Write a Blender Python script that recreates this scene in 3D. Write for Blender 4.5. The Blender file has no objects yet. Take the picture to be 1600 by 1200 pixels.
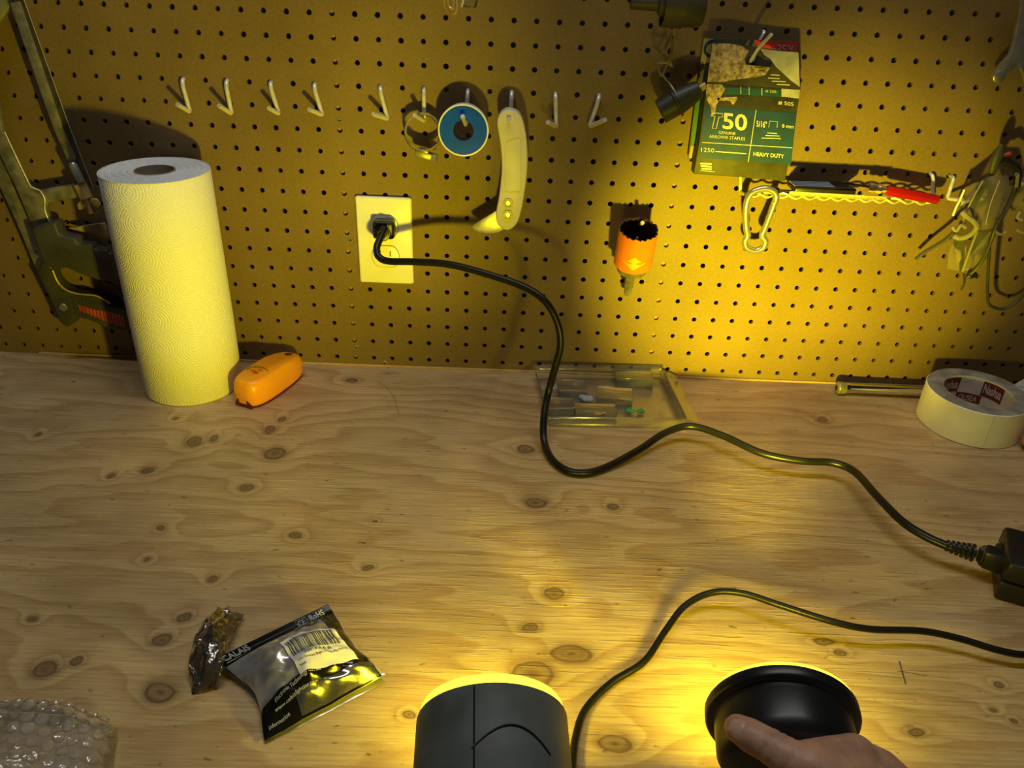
import bpy, bmesh, math, random
from mathutils import Vector, Matrix, noise
random.seed(7)
V = Vector
sc = bpy.context.scene
COL = sc.collection
PI = math.pi

# ------------------------------------------------------------------ camera
FPX = 1239.73
CAMC = V((0.0, -0.9697, 0.5261))
RX = V((0.99926851, 0.01403919, 0.03557175))
RY = V((0.03788125, -0.49084364, -0.87042376))
RZ = V((0.00524013, 0.87113456, -0.49101642))
cd = bpy.data.cameras.new('camera'); cam = bpy.data.objects.new('camera', cd); COL.objects.link(cam)
cd.sensor_fit = 'HORIZONTAL'; cd.sensor_width = 36.0; cd.lens = FPX / 1600 * 36
cd.clip_start = 0.01; cd.clip_end = 50
cam.matrix_world = Matrix(((RX.x, -RY.x, -RZ.x, CAMC.x), (RX.y, -RY.y, -RZ.y, CAMC.y), (RX.z, -RY.z, -RZ.z, CAMC.z), (0, 0, 0, 1)))
sc.camera = cam

# ------------------------------------------------------------------ world, ceiling light, exposure
w = bpy.data.worlds.new('world'); sc.world = w; w.use_nodes = True
w.node_tree.nodes['Background'].inputs[0].default_value = (0.9, 0.95, 1.0, 1)
w.node_tree.nodes['Background'].inputs[1].default_value = 0.014
ld = bpy.data.lights.new('ceiling_light', 'AREA'); ld.shape = 'RECTANGLE'; ld.size = 1.5; ld.size_y = 0.12
ld.energy = 11.0; ld.color = (1.0, 0.985, 0.93)
lo = bpy.data.objects.new('ceiling_light', ld); COL.objects.link(lo)
lo.location = (0.05, -0.45, 1.95); lo.rotation_euler = (math.radians(2), 0, 0)
sc.view_settings.view_transform = 'Standard'; sc.view_settings.look = 'None'
sc.view_settings.gamma = 1.0; sc.view_settings.exposure = 0.0; sc.view_settings.use_curve_mapping = False
LAMP_COLOR = (1.0, 0.82, 0.012)

# ------------------------------------------------------------------ measuring helpers: a photo point at a known depth -> world point
def ray(px, py):
    x = (px - 800) / FPX; y = (py - 600) / FPX
    return RX * x + RY * y + RZ
def BP(px, py, z=0.0):          # point at height z above the bench
    d = ray(px, py); return CAMC + d * ((z - CAMC.z) / d.z)
def WP(px, py, y=0.0):          # point at distance -y in front of the board
    d = ray(px, py); return CAMC + d * ((y - CAMC.y) / d.y)
IN = 0.0254
def hole(c, r): return V((c * IN - 0.4148, 0.0, (14.5 - r) * IN))

# ------------------------------------------------------------------ mesh helpers
def frame(axis, up=None):
    a = V(axis).normalized()
    u = V(up) if up else (V((0, 0, 1)) if abs(a.z) < 0.9 else V((1, 0, 0)))
    x = u.cross(a).normalized(); y = a.cross(x)
    return x, y, a
def spline(pts, n=8, closed=False):
    P = [V(p) for p in pts]; out = []; m = len(P)
    for i in range(m if closed else m - 1):
        if closed: p0, p1, p2, p3 = P[i - 1], P[i], P[(i + 1) % m], P[(i + 2) % m]
        else: p0, p1, p2, p3 = P[max(i - 1, 0)], P[i], P[i + 1], P[min(i + 2, m - 1)]
        for k in range(n):
            t = k / n
            out.append(0.5 * ((2 * p1) + (p2 - p0) * t + (2 * p0 - 5 * p1 + 4 * p2 - p3) * t * t + (3 * p1 - p0 - 3 * p2 + p3) * t ** 3))
    if not closed: out.append(P[-1].copy())
    return out
def bend(pts, r=0.004, n=5):     # polyline with rounded corners
    P = [V(p) for p in pts]; out = [P[0]]
    for i in range(1, len(P) - 1):
        a = P[i - 1] - P[i]; b = P[i + 1] - P[i]
        d = min(r, a.length * .45, b.length * .45)
        s = P[i] + a.normalized() * d; e = P[i] + b.normalized() * d
        for k in range(n + 1):
            t = k / n; out.append(s * (1 - t) ** 2 + P[i] * 2 * t * (1 - t) + e * t * t)
    out.append(P[-1]); return out
class MB:
    def __init__(s): s.v = []; s.f = []
    def add(s, vs, fs):
        o = len(s.v); s.v += [V(p) for p in vs]; s.f += [tuple(i + o for i in f) for f in fs]; return s
    def box(s, c, size, M=None):
        h = V(size) / 2; vs = [V((x * h.x, y * h.y, z * h.z)) for x in (-1, 1) for y in (-1, 1) for z in (-1, 1)]
        if M is not None: vs = [M @ p for p in vs]
        return s.add([p + V(c) for p in vs], [(0, 1, 3, 2), (4, 6, 7, 5), (0, 4, 5, 1), (2, 3, 7, 6), (0, 2, 6, 4), (1, 5, 7, 3)])
    def tube(s, path, r, n=10, closed=False, sq=1.0):
        P = [V(p) for p in path]; m = len(P); vs = []; fs = []
        R = r if isinstance(r, (list, tuple)) else [r] * m
        t0 = (P[1] - P[0]).normalized(); x, y, _ = frame(t0)
        for i in range(m):
            if closed: t = (P[(i + 1) % m] - P[i - 1])
            else: t = P[min(i + 1, m - 1)] - P[max(i - 1, 0)]
            t = t.normalized() if t.length > 1e-9 else t0
            q = t0.rotation_difference(t); x = q @ x; x = (x - t * x.dot(t)).normalized(); y = t.cross(x); t0 = t
            for k in range(n):
                a = 2 * PI * k / n; vs.append(P[i] + (x * math.cos(a) + y * math.sin(a) * sq) * R[i])
        for i in range(m if closed else m - 1):
            for k in range(n):
                a = i * n + k; b = i * n + (k + 1) % n; j = (i + 1) % m
                fs.append((a, b, j * n + (k + 1) % n, j * n + k))
        if not closed: fs += [tuple(reversed(range(n))), tuple((m - 1) * n + k for k in range(n))]
        return s.add(vs, fs)
    def lathe(s, prof, o, axis, n=32, closed=False, up=None, arc=None):
        x, y, a = frame(axis, up); o = V(o); vs = []; fs = []; m = len(prof)
        a0, a1 = arc if arc else (0, 2 * PI); full = arc is None; nn = n if full else n + 1
        for k in range(nn):
            t = a0 + (a1 - a0) * k / n; d = x * math.cos(t) + y * math.sin(t)
            for (r, z) in prof: vs.append(o + d * r + a * z)
        for k in range(n):
            k2 = (k + 1) % nn
            for i in range(m if closed else m - 1):
                j = (i + 1) % m; fs.append((k * m + i, k2 * m + i, k2 * m + j, k * m + j))
        return s.add(vs, fs)
    def prism(s, poly, off):
        n = len(poly); P = [V(p) for p in poly]; Q = [p + V(off) for p in P]
        return s.add(P + Q, [tuple(range(n)), tuple(reversed(range(n, 2 * n)))] + [(i, i + n, (i + 1) % n + n, (i + 1) % n) for i in range(n)])
    def grid(s, fn, nu, nv, u0=0, u1=1, v0=0, v1=1):
        vs = [fn(u0 + (u1 - u0) * i / nu, v0 + (v1 - v0) * j / nv) for j in range(nv + 1) for i in range(nu + 1)]
        return s.add(vs, [(j * (nu + 1) + i, j * (nu + 1) + i + 1, (j + 1) * (nu + 1) + i + 1, (j + 1) * (nu + 1) + i) for j in range(nv) for i in range(nu)])
    def sphere(s, c, r, n=12, m=8, M=None):
        vs = []; fs = []
        R = V((r, r, r)) if not isinstance(r, (tuple, list, Vector)) else V(r)
        for j in range(1, m):
            for i in range(n):
                th = PI * j / m; ph = 2 * PI * i / n
                p = V((R.x * math.sin(th) * math.cos(ph), R.y * math.sin(th) * math.sin(ph), R.z * math.cos(th)))
                vs.append((M @ p if M is not None else p) + V(c))
        top = V((0, 0, R.z)); bot = -top
        if M is not None: top = M @ top; bot = M @ bot
        vs += [top + V(c), bot + V(c)]; t = len(vs) - 2
        for j in range(m - 2):
            for i in range(n): fs.append((j * n + i, (j + 1) * n + i, (j + 1) * n + (i + 1) % n, j * n + (i + 1) % n))
        for i in range(n):
            fs.append((t, i, (i + 1) % n)); fs.append((t + 1, (m - 2) * n + (i + 1) % n, (m - 2) * n + i))
        return s.add(vs, fs)
    def build(s, name, mat, parent=None, bevel=0, seg=2, ang=35, smooth=True, solid=0):
        root = parent
        while root is not None and root.parent is not None: root = root.parent
        if root is not None: L = root.location.copy()
        else:
            xs = [p.x for p in s.v]; ys = [p.y for p in s.v]; zs = [p.z for p in s.v]
            L = V(((min(xs) + max(xs)) / 2, (min(ys) + max(ys)) / 2, min(zs)))
        me = bpy.data.meshes.new(name); me.from_pydata([tuple(p - L) for p in s.v], [], s.f)
        bm = bmesh.new(); bm.from_mesh(me)
        bmesh.ops.recalc_face_normals(bm, faces=bm.faces)
        if bevel:
            es = [e for e in bm.edges if len(e.link_faces) == 2 and e.calc_face_angle(0) > math.radians(ang)]
            bmesh.ops.bevel(bm, geom=es, offset=bevel, segments=seg, affect='EDGES', profile=.5, clamp_overlap=True)
        bm.to_mesh(me); bm.free()
        if smooth:
            me.polygons.foreach_set('use_smooth', [True] * len(me.polygons))
            me.set_sharp_from_angle(angle=math.radians(40))
        me.materials.append(mat)
        o = bpy.data.objects.new(name, me); COL.objects.link(o)
        if root is not None: o.parent = parent
        else: o.location = L
        if solid:
            md = o.modifiers.new('solid', 'SOLIDIFY'); md.thickness = solid; md.offset = 0
        return o
def thing(name, loc, label, cat, group=None):
    o = bpy.data.objects.new(name, None); COL.objects.link(o); o.location = loc; o.empty_display_size = .02
    return tag(o, label, cat, group)
def tag(o, label, cat, group=None):
    o['label'] = label; o['category'] = cat
    if group: o['group'] = group
    return o
def struct(o): o['kind'] = 'structure'; return o
_tc = {}
def text(name, s, mat, parent, fn, w, h, width=None, bold=0.0):
    """lettering: fn(u, v) maps 0..1 text box to the surface; the string's own bounds fill the box"""
    cu = bpy.data.curves.new('t', 'FONT'); cu.body = s; cu.offset = bold; cu.resolution_u = 3
    ob = bpy.data.objects.new('t', cu); COL.objects.link(ob)
    dg = bpy.context.evaluated_depsgraph_get(); me = bpy.data.meshes.new_from_object(ob.evaluated_get(dg))
    vs = [v.co.copy() for v in me.vertices]; fs = [tuple(p.vertices) for p in me.polygons]
    bpy.data.objects.remove(ob); bpy.data.curves.remove(cu); bpy.data.meshes.remove(me)
    x0 = min(v.x for v in vs); x1 = max(v.x for v in vs); y0 = min(v.y for v in vs); y1 = max(v.y for v in vs)
    b = MB(); b.add([fn((v.x - x0) / (x1 - x0), (v.y - y0) / (y1 - y0)) for v in vs], fs)
    return b.build(name, mat, parent, smooth=False)

# ------------------------------------------------------------------ materials
def mat(name, col, rough=.5, metal=0.0, var=.12, vscale=60, bump=0, bscale=300, spec=.5, trans=0, ior=1.45, sub=0, emit=None, es=0, coat=0, col2=None):
    m = bpy.data.materials.new(name); m.use_nodes = True; nt = m.node_tree; N = nt.nodes; L = nt.links
    p = N['Principled BSDF']
    tc = N.new('ShaderNodeTexCoord')
    nz = N.new('ShaderNodeTexNoise'); nz.inputs['Scale'].default_value = vscale; nz.inputs['Detail'].default_value = 4
    L.new(tc.outputs['Object'], nz.inputs['Vector'])
    rp = N.new('ShaderNodeValToRGB')
    c = V(col); d = V(col2) if col2 else c * (1 - var)
    e = c if col2 else c * (1 + var * .5)
    rp.color_ramp.elements[0].position = .35; rp.color_ramp.elements[1].position = .65
    rp.color_ramp.elements[0].color = (*d, 1); rp.color_ramp.elements[1].color = (*e, 1)
    L.new(nz.outputs[0], rp.inputs[0]); L.new(rp.outputs[0], p.inputs['Base Color'])
    p.inputs['Roughness'].default_value = rough; p.inputs['Metallic'].default_value = metal
    p.inputs['Specular IOR Level'].default_value = spec; p.inputs['IOR'].default_value = ior
    p.inputs['Transmission Weight'].default_value = trans; p.inputs['Coat Weight'].default_value = coat
    if sub: p.inputs['Subsurface Weight'].default_value = sub; p.inputs['Subsurface Radius'].default_value = (.01, .004, .002); p.inputs['Subsurface Scale'].default_value = .3
    if emit: p.inputs['Emission Color'].default_value = (*emit, 1); p.inputs['Emission Strength'].default_value = es
    if bump:
        n2 = N.new('ShaderNodeTexNoise'); n2.inputs['Scale'].default_value = bscale; n2.inputs['Detail'].default_value = 5
        L.new(tc.outputs['Object'], n2.inputs['Vector'])
        b = N.new('ShaderNodeBump'); b.inputs['Strength'].default_value = bump; b.inputs['Distance'].default_value = .001
        L.new(n2.outputs[0], b.inputs['Height']); L.new(b.outputs[0], p.inputs['Normal'])
    return m
def clear(name, tint, op=.12, rough=.08, haze=(.5, .5, .48), bump=0, gl=1.0):
    """thin clear plastic: mostly see-through, a little haze, glossy skin"""
    m = bpy.data.materials.new(name); m.use_nodes = True; nt = m.node_tree; N = nt.nodes; L = nt.links
    N.remove(N['Principled BSDF']); out = N['Material Output']
    t = N.new('ShaderNodeBsdfTransparent'); t.inputs[0].default_value = (*tint, 1)
    d = N.new('ShaderNodeBsdfDiffuse'); d.inputs[0].default_value = (*haze, 1)
    tl = N.new('ShaderNodeBsdfTranslucent'); tl.inputs[0].default_value = (*haze, 1)
    dd = N.new('ShaderNodeMixShader'); L.new(d.outputs[0], dd.inputs[1]); L.new(tl.outputs[0], dd.inputs[2])
    mx = N.new('ShaderNodeMixShader'); L.new(t.outputs[0], mx.inputs[1]); L.new(dd.outputs[0], mx.inputs[2])
    tc = N.new('ShaderNodeTexCoord'); nz = N.new('ShaderNodeTexNoise'); nz.inputs['Scale'].default_value = 45; nz.inputs['Detail'].default_value = 6
    L.new(tc.outputs['Object'], nz.inputs['Vector'])
    mr = N.new('ShaderNodeMapRange'); mr.inputs[1].default_value = .3; mr.inputs[2].default_value = .7; mr.inputs[3].default_value = op * .6; mr.inputs[4].default_value = op * 1.4
    L.new(nz.outputs[0], mr.inputs[0]); L.new(mr.outputs[0], mx.inputs[0])
    g = N.new('ShaderNodeBsdfGlossy'); g.inputs['Roughness'].default_value = rough; g.inputs[0].default_value = (1, 1, 1, 1)
    fr = N.new('ShaderNodeFresnel'); fr.inputs[0].default_value = 1.45
    mm = N.new('ShaderNodeMath'); mm.operation = 'MULTIPLY'; mm.inputs[1].default_value = gl; L.new(fr.outputs[0], mm.inputs[0])
    m2 = N.new('ShaderNodeMixShader'); L.new(mm.outputs[0], m2.inputs[0]); L.new(mx.outputs[0], m2.inputs[1]); L.new(g.outputs[0], m2.inputs[2])
    if bump:
        b = N.new('ShaderNodeBump'); b.inputs['Strength'].default_value = bump; b.inputs['Distance'].default_value = .002
        n2 = N.new('ShaderNodeTexNoise'); n2.inputs['Scale'].default_value = 130; n2.inputs['Detail'].default_value = 3
        L.new(tc.outputs['Object'], n2.inputs['Vector']); L.new(n2.outputs[0], b.inputs['Height'])
        L.new(b.outputs[0], g.inputs['Normal']); L.new(b.outputs[0], fr.inputs['Normal'])
    L.new(m2.outputs[0], out.inputs['Surface'])
    return m

def board_material():
    m = bpy.data.materials.new('brown_hardboard'); m.use_nodes = True; nt = m.node_tree; N = nt.nodes; L = nt.links; p = N['Principled BSDF']
    tc = N.new('ShaderNodeTexCoord')
    n1 = N.new('ShaderNodeTexNoise'); n1.inputs['Scale'].default_value = 5; n1.inputs['Detail'].default_value = 5
    n2 = N.new('ShaderNodeTexNoise'); n2.inputs['Scale'].default_value = 330; n2.inputs['Detail'].default_value = 3
    for n in (n1, n2): L.new(tc.outputs['Object'], n.inputs['Vector'])
    a = N.new('ShaderNodeMath'); a.operation = 'MULTIPLY_ADD'; a.inputs[1].default_value = .45
    L.new(n2.outputs[0], a.inputs[0]); L.new(n1.outputs[0], a.inputs[2])
    r = N.new('ShaderNodeValToRGB'); r.color_ramp.elements[0].position = .5; r.color_ramp.elements[1].position = .95
    r.color_ramp.elements[0].color = (.140, .092, .036, 1); r.color_ramp.elements[1].color = (.225, .150, .058, 1)
    L.new(a.outputs[0], r.inputs[0]); L.new(r.outputs[0], p.inputs['Base Color'])
    p.inputs['Roughness'].default_value = .55; p.inputs['Specular IOR Level'].default_value = .35
    b = N.new('ShaderNodeBump'); b.inputs['Strength'].default_value = .12; b.inputs['Distance'].default_value = .0006
    L.new(n2.outputs[0], b.inputs['Height']); L.new(b.outputs[0], p.inputs['Normal'])
    return m

KNOTS = [(303, 690, 11, 8), (334, 685, 6, 5), (429, 709, 16, 9), (421, 671, 8, 6), (440, 655, 6, 4), (174, 743, 6, 4), (231, 735, 9, 5), (386, 762, 10, 5),
         (251, 826, 7, 4), (461, 836, 10, 5), (229, 874, 5, 3), (332, 904, 7, 5), (288, 964, 9, 7), (252, 1000, 14, 9), (250, 1082, 24, 16), (72, 1044, 18, 13),
         (118, 1033, 9, 7), (50, 967, 7, 5), (276, 653, 4, 3), (822, 702, 13, 6), (838, 786, 16, 8), (957, 791, 9, 5), (866, 928, 14, 9), (829, 981, 12, 7),
         (892, 1022, 34, 15), (832, 1055, 32, 22), (960, 1162, 26, 15), (638, 1117, 10, 6), (550, 594, 9, 3), (60, 679, 5, 3), (575, 888, 7, 4), (585, 815, 4, 2), (1558, 1070, 8, 5), (1554, 1110, 6, 3), (1288, 1003, 16, 5), (1312, 1019, 9, 4), (1432, 1144, 13, 6), (1285, 656, 8, 4), (1585, 1126, 5, 3)]
def bench_material():
    m = bpy.data.materials.new('weathered_plywood'); m.use_nodes = True; nt = m.node_tree; N = nt.nodes; L = nt.links; p = N['Principled BSDF']
    tc = N.new('ShaderNodeTexCoord')
    def math_(op, a=None, b=None, c=None):
        n = N.new('ShaderNodeMath'); n.operation = op
        for i, q in enumerate((a, b, c)):
            if q is None: continue
            if isinstance(q, (int, float)): n.inputs[i].default_value = q
            else: L.new(q, n.inputs[i])
        return n.outputs[0]
    geo = N.new('ShaderNodeNewGeometry'); pos = geo.outputs['Position']
    # slightly warped position so knots are not perfect ellipses
    wn = N.new('ShaderNodeTexNoise'); wn.inputs['Scale'].default_value = 40; wn.inputs['Detail'].default_value = 2; L.new(pos, wn.inputs['Vector'])
    ws = N.new('ShaderNodeVectorMath'); ws.operation = 'MULTIPLY_ADD'; L.new(wn.outputs['Color'], ws.inputs[0]); ws.inputs[1].default_value = (.009, .007, 0); L.new(pos, ws.inputs[2])
    wp = ws.outputs[0]; dmin = None; bsum = None
    for (px, py, a, b) in KNOTS:
        c = BP(px, py); ex = (BP(px + a, py) - c).length; ey = abs(BP(px, py + b).y - c.y)
        v = N.new('ShaderNodeVectorMath'); v.operation = 'MULTIPLY_ADD'; L.new(wp, v.inputs[0])
        v.inputs[1].default_value = (1 / ex, 1 / ey, 0); v.inputs[2].default_value = (-(c.x + .0045) / ex, -(c.y + .0035) / ey, 0)
        l = N.new('ShaderNodeVectorMath'); l.operation = 'LENGTH'; L.new(v.outputs[0], l.inputs[0])
        dmin = l.outputs['Value'] if dmin is None else math_('MINIMUM', dmin, l.outputs['Value'])
    near = math_('POWER', 2.718, math_('MULTIPLY', dmin, -.55))            # 1 at a knot, falling away
    # broad annual-ring bands, stretched along x, pulled round the knots
    sx = N.new('ShaderNodeSeparateXYZ'); L.new(pos, sx.inputs[0])
    ld_ = N.new('ShaderNodeTexNoise'); ld_.inputs['Scale'].default_value = 1.0; ld_.inputs['Detail'].default_value = 3; ld_.inputs['Roughness'].default_value = .45
    st = N.new('ShaderNodeVectorMath'); st.operation = 'MULTIPLY'; L.new(pos, st.inputs[0]); st.inputs[1].default_value = (2.2, 9, 1); L.new(st.outputs[0], ld_.inputs['Vector'])
    gy = math_('ADD', math_('MULTIPLY', sx.outputs['Y'], 26.0), math_('ADD', math_('MULTIPLY', ld_.outputs[0], 9.0), math_('MULTIPLY', near, 3.0)))
    band = math_('FRACT', gy)
    band = math_('MULTIPLY', math_('POWER', band, 2.2), math_('SUBTRACT', 1.0, math_('POWER', band, 14.0)))
    # fine fibre
    st2 = N.new('ShaderNodeVectorMath'); st2.operation = 'MULTIPLY'; L.new(pos, st2.inputs[0]); st2.inputs[1].default_value = (16, 420, 1)
    fb = N.new('ShaderNodeTexNoise'); fb.inputs['Scale'].default_value = 1; fb.inputs['Detail'].default_value = 5; fb.inputs['Roughness'].default_value = .65; L.new(st2.outputs[0], fb.inputs['Vector'])
    # blotches of grime
    gn = N.new('ShaderNodeTexNoise'); gn.inputs['Scale'].default_value = 7; gn.inputs['Detail'].default_value = 6; gn.inputs['Roughness'].default_value = .6; L.new(pos, gn.inputs['Vector'])
    st3 = N.new('ShaderNodeVectorMath'); st3.operation = 'MULTIPLY'; L.new(pos, st3.inputs[0]); st3.inputs[1].default_value = (70, 130, 1)
    sp = N.new('ShaderNodeTexNoise'); sp.inputs['Scale'].default_value = 1; sp.inputs['Detail'].default_value = 3; L.new(st3.outputs[0], sp.inputs['Vector'])
    c1 = N.new('ShaderNodeMix'); c1.data_type = 'RGBA'; c1.inputs[6].default_value = (.63, .45, .215, 1); c1.inputs[7].default_value = (.42, .24, .090, 1)
    L.new(math_('MULTIPLY', band, .9), c1.inputs[0])
    r2 = N.new('ShaderNodeMapRange'); r2.inputs[1].default_value = .3; r2.inputs[2].default_value = .7; r2.inputs[3].default_value = .74; r2.inputs[4].default_value = 1.14; L.new(fb.outputs[0], r2.inputs[0])
    r3 = N.new('ShaderNodeMapRange'); r3.inputs[1].default_value = .35; r3.inputs[2].default_value = .7; r3.inputs[3].default_value = 1.10; r3.inputs[4].default_value = .74; L.new(gn.outputs[0], r3.inputs[0])
    r4 = N.new('ShaderNodeMapRange'); r4.inputs[1].default_value = .67; r4.inputs[2].default_value = .74; r4.inputs[3].default_value = 1.0; r4.inputs[4].default_value = .45; L.new(sp.outputs[0], r4.inputs[0])
    f = math_('MULTIPLY', math_('MULTIPLY', r2.outputs[0], r3.outputs[0]), r4.outputs[0])
    c2 = N.new('ShaderNodeVectorMath'); c2.operation = 'SCALE'; L.new(c1.outputs[2], c2.inputs[0]); L.new(f, c2.inputs[3])
    kr = N.new('ShaderNodeValToRGB'); cr = kr.color_ramp      # knot colour amount over normalised distance /2
    cr.elements[0].color = (.92, .92, .92, 1); cr.elements[1].color = (0, 0, 0, 1)
    for pz, vv in ((.12, .70), (.24, .62), (.36, .66), (.46, .88), (.54, .42), (.72, .16)):
        e = cr.elements.new(pz); e.color = (vv, vv, vv, 1)
    L.new(math_('MULTIPLY', dmin, .5), kr.inputs[0])
    c3 = N.new('ShaderNodeMix'); c3.data_type = 'RGBA'; L.new(kr.outputs[0], c3.inputs[0]); L.new(c2.outputs[0], c3.inputs[6]); c3.inputs[7].default_value = (.095, .05, .022, 1)
    L.new(c3.outputs[2], p.inputs['Base Color'])
    p.inputs['Roughness'].default_value = .6; p.inputs['Specular IOR Level'].default_value = .3
    # raised, torn grain: thin ridges
    st4 = N.new('ShaderNodeVectorMath'); st4.operation = 'MULTIPLY'; L.new(pos, st4.inputs[0]); st4.inputs[1].default_value = (22, 300, 1)
    cn = N.new('ShaderNodeTexNoise'); cn.inputs['Scale'].default_value = 1; cn.inputs['Detail'].default_value = 2; L.new(st4.outputs[0], cn.inputs['Vector'])
    rr = N.new('ShaderNodeMapRange'); rr.inputs[1].default_value = .56; rr.inputs[2].default_value = .72; L.new(cn.outputs[0], rr.inputs[0])
    hh = math_('ADD', math_('MULTIPLY', fb.outputs[0], .5), math_('MULTIPLY', rr.outputs[0], math_('MULTIPLY', gn.outputs[0], .9)))
    b = N.new('ShaderNodeBump'); b.inputs['Strength'].default_value = .75; b.inputs['Distance'].default_value = .0015
    L.new(hh, b.inputs['Height']); L.new(b.outputs[0], p.inputs['Normal'])
    return m

def towel_material():
    m = bpy.data.materials.new('quilted_paper'); m.use_nodes = True; nt = m.node_tree; N = nt.nodes; L = nt.links; p = N['Principled BSDF']
    p.inputs['Base Color'].default_value = (.82, .82, .81, 1); p.inputs['Roughness'].default_value = .9; p.inputs['Specular IOR Level'].default_value = .1
    uv = N.new('ShaderNodeUVMap'); uv.uv_map = 'UVMap'
    # embossing: rings of dots round a lattice of centres (metres along the paper)
    def vm(op, a, b=None):
        n = N.new('ShaderNodeVectorMath'); n.operation = op
        L.new(a, n.inputs[0])
        if b is not None:
            if isinstance(b, tuple): n.inputs[1].default_value = b
            else: L.new(b, n.inputs[1])
        return n.outputs[0] if op != 'LENGTH' else n.outputs['Value']
    vo = N.new('ShaderNodeTexVoronoi'); vo.inputs['Scale'].default_value = 1; vo.inputs['Randomness'].default_value = .12
    L.new(vm('MULTIPLY', uv.outputs[0], (26, 26, 0)), vo.inputs['Vector'])
    d = vo.outputs['Distance']
    s = N.new('ShaderNodeMath'); s.operation = 'MULTIPLY'; L.new(d, s.inputs[0]); s.inputs[1].default_value = 76
    sn = N.new('ShaderNodeMath'); sn.operation = 'SINE'; L.new(s.outputs[0], sn.inputs[0])
    dv = N.new('ShaderNodeTexVoronoi'); dv.inputs['Scale'].default_value = 420; L.new(uv.outputs[0], dv.inputs['Vector'])
    a = N.new('ShaderNodeMath'); a.operation = 'MULTIPLY_ADD'; L.new(dv.outputs['Distance'], a.inputs[0]); a.inputs[1].default_value = 2.6; L.new(sn.outputs[0], a.inputs[2])
    b = N.new('ShaderNodeBump'); b.inputs['Strength'].default_value = .38; b.inputs['Distance'].default_value = .00042
    L.new(a.outputs[0], b.inputs['Height']); L.new(b.outputs[0], p.inputs['Normal'])
    return m

M_board = board_material(); M_bench = bench_material(); M_towel = towel_material()
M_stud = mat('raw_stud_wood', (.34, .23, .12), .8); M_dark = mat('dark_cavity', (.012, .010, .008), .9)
M_edge = mat('raw_wood_edge', (.5, .33, .15), .7, bump=.2)
M_zinc = mat('zinc_wire', (.74, .72, .66), .36, .35, var=.15, vscale=200)
M_steel = mat('brushed_steel', (.55, .54, .50), .35, .85, var=.2, vscale=90, bump=.05)
M_steelshine = mat('plated_steel', (.66, .64, .56), .25, .85)
M_oldsteel = mat('tarnished_steel', (.30, .28, .20), .45, .55, var=.4, vscale=70, bump=.08)
M_darksteel = mat('dark_blade_steel', (.10, .09, .06), .4, .6, var=.3)
M_brass = mat('brass', (.62, .45, .16), .35, .45, var=.2)
M_black = mat('black_plastic', (.012, .012, .012), .35, var=.2, bump=.03)
M_blackcord = mat('black_cord_vinyl', (.006, .006, .006), .36, var=.2, spec=.4)
M_grey = mat('dark_grey_rubber', (.11, .125, .115), .55, var=.35, vscale=25, bump=.04)
M_white = mat('white_nylon', (.80, .79, .75), .35, var=.03)
M_slot = mat('slot_black', (.004, .004, .004), .8)
M_cream = mat('cream_enamel', (.62, .58, .44), .4, var=.06, vscale=40)
M_blue = mat('blue_plastic', (.006, .085, .75), .18, var=.1, coat=.4)
M_ptfe = mat('white_spool_plastic', (.75, .75, .72), .4)
M_orange = mat('orange_enamel', (.74, .19, .010), .35, var=.06)
M_yellow = mat('yellow_sticker', (.74, .42, .03), .4)
M_rule = mat('pale_ruler_metal', (.46, .41, .24), .4, .2)
M_inner = mat('dark_oxide', (.06, .025, .015), .6)
M_olive = mat('olive_grey_handle', (.056, .056, .036), .5, var=.25, vscale=30, bump=.06)
M_olivedark = mat('dark_olive_rubber', (.035, .035, .022), .45, var=.3, bump=.05)
M_red = mat('red_paint', (.55, .06, .02), .45, var=.3, vscale=50)
M_tan = mat('bare_wood', (.42, .28, .12), .7, var=.3)
M_redplastic = mat('clear_red_acrylic', (.42, .012, .008), .12, trans=.35, ior=1.2, coat=.3, var=.05)
M_studorange = mat('orange_tool_plastic', (.85, .33, .01), .32, var=.05, bump=.02)
M_maroon = mat('dark_red_plastic', (.10, .008, .005), .4)
M_card = mat('charcoal_card', (.042, .038, .026), .55, var=.45, vscale=45, bump=.1)
M_teal = mat('teal_print', (.003, .050, .20), .4, var=.35, vscale=40)
M_tealblue = mat('blue_green_print', (.008, .085, .13), .4, var=.25, vscale=40)
M_print = mat('cream_print', (.72, .66, .44), .5, var=.15)
M_torn = mat('torn_cardboard', (.70, .52, .27), .9, col2=(.20, .15, .075), vscale=240, bump=.5, bscale=260)
M_paper = mat('worn_pale_paper', (.50, .48, .40), .7, var=.3, vscale=50, bump=.15)
M_green = mat('green_print', (.012, .15, .04), .4, var=.15)
M_redprint = mat('red_print', (.72, .05, .03), .45, var=.1)
M_kraft = mat('yellowed_card', (.40, .32, .10), .6, var=.2)
M_backcard = mat('dark_olive_card', (.10, .10, .06), .55, var=.3)
M_clear = clear('clear_plastic', (.92, .93, .90), .10, .06)
M_case = clear('scuffed_clear_case', (.975, .975, .965), .060, .12, (.62, .62, .58), gl=.8)
M_lens = clear('safety_lens', (.98, .98, .97), .17, .05, (.6, .6, .5), gl=1.2)
M_bubble = clear('bubble_film', (.98, .98, .98), .32, .10, (.88, .86, .82), bump=.6, gl=1.6)
M_smoke = clear('smoky_film', (.70, .68, .62), .22, .12, (.16, .15, .13), bump=.5, gl=2.2)
M_foil = mat('silver_foil', (.62, .62, .60), .18, .95, var=.1, bump=.35, bscale=90)
M_film = mat('grey_silver_film', (.50, .49, .46), .24, .5, var=.35, vscale=55, bump=.25, bscale=70)
M_inkblack = mat('black_printed_film', (.008, .008, .008), .16, var=.1, bump=.15, bscale=60)
M_label = mat('white_paper_label', (.80, .79, .74), .5, var=.03)
M_ink = mat('black_ink', (.01, .01, .01), .5)
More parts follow.
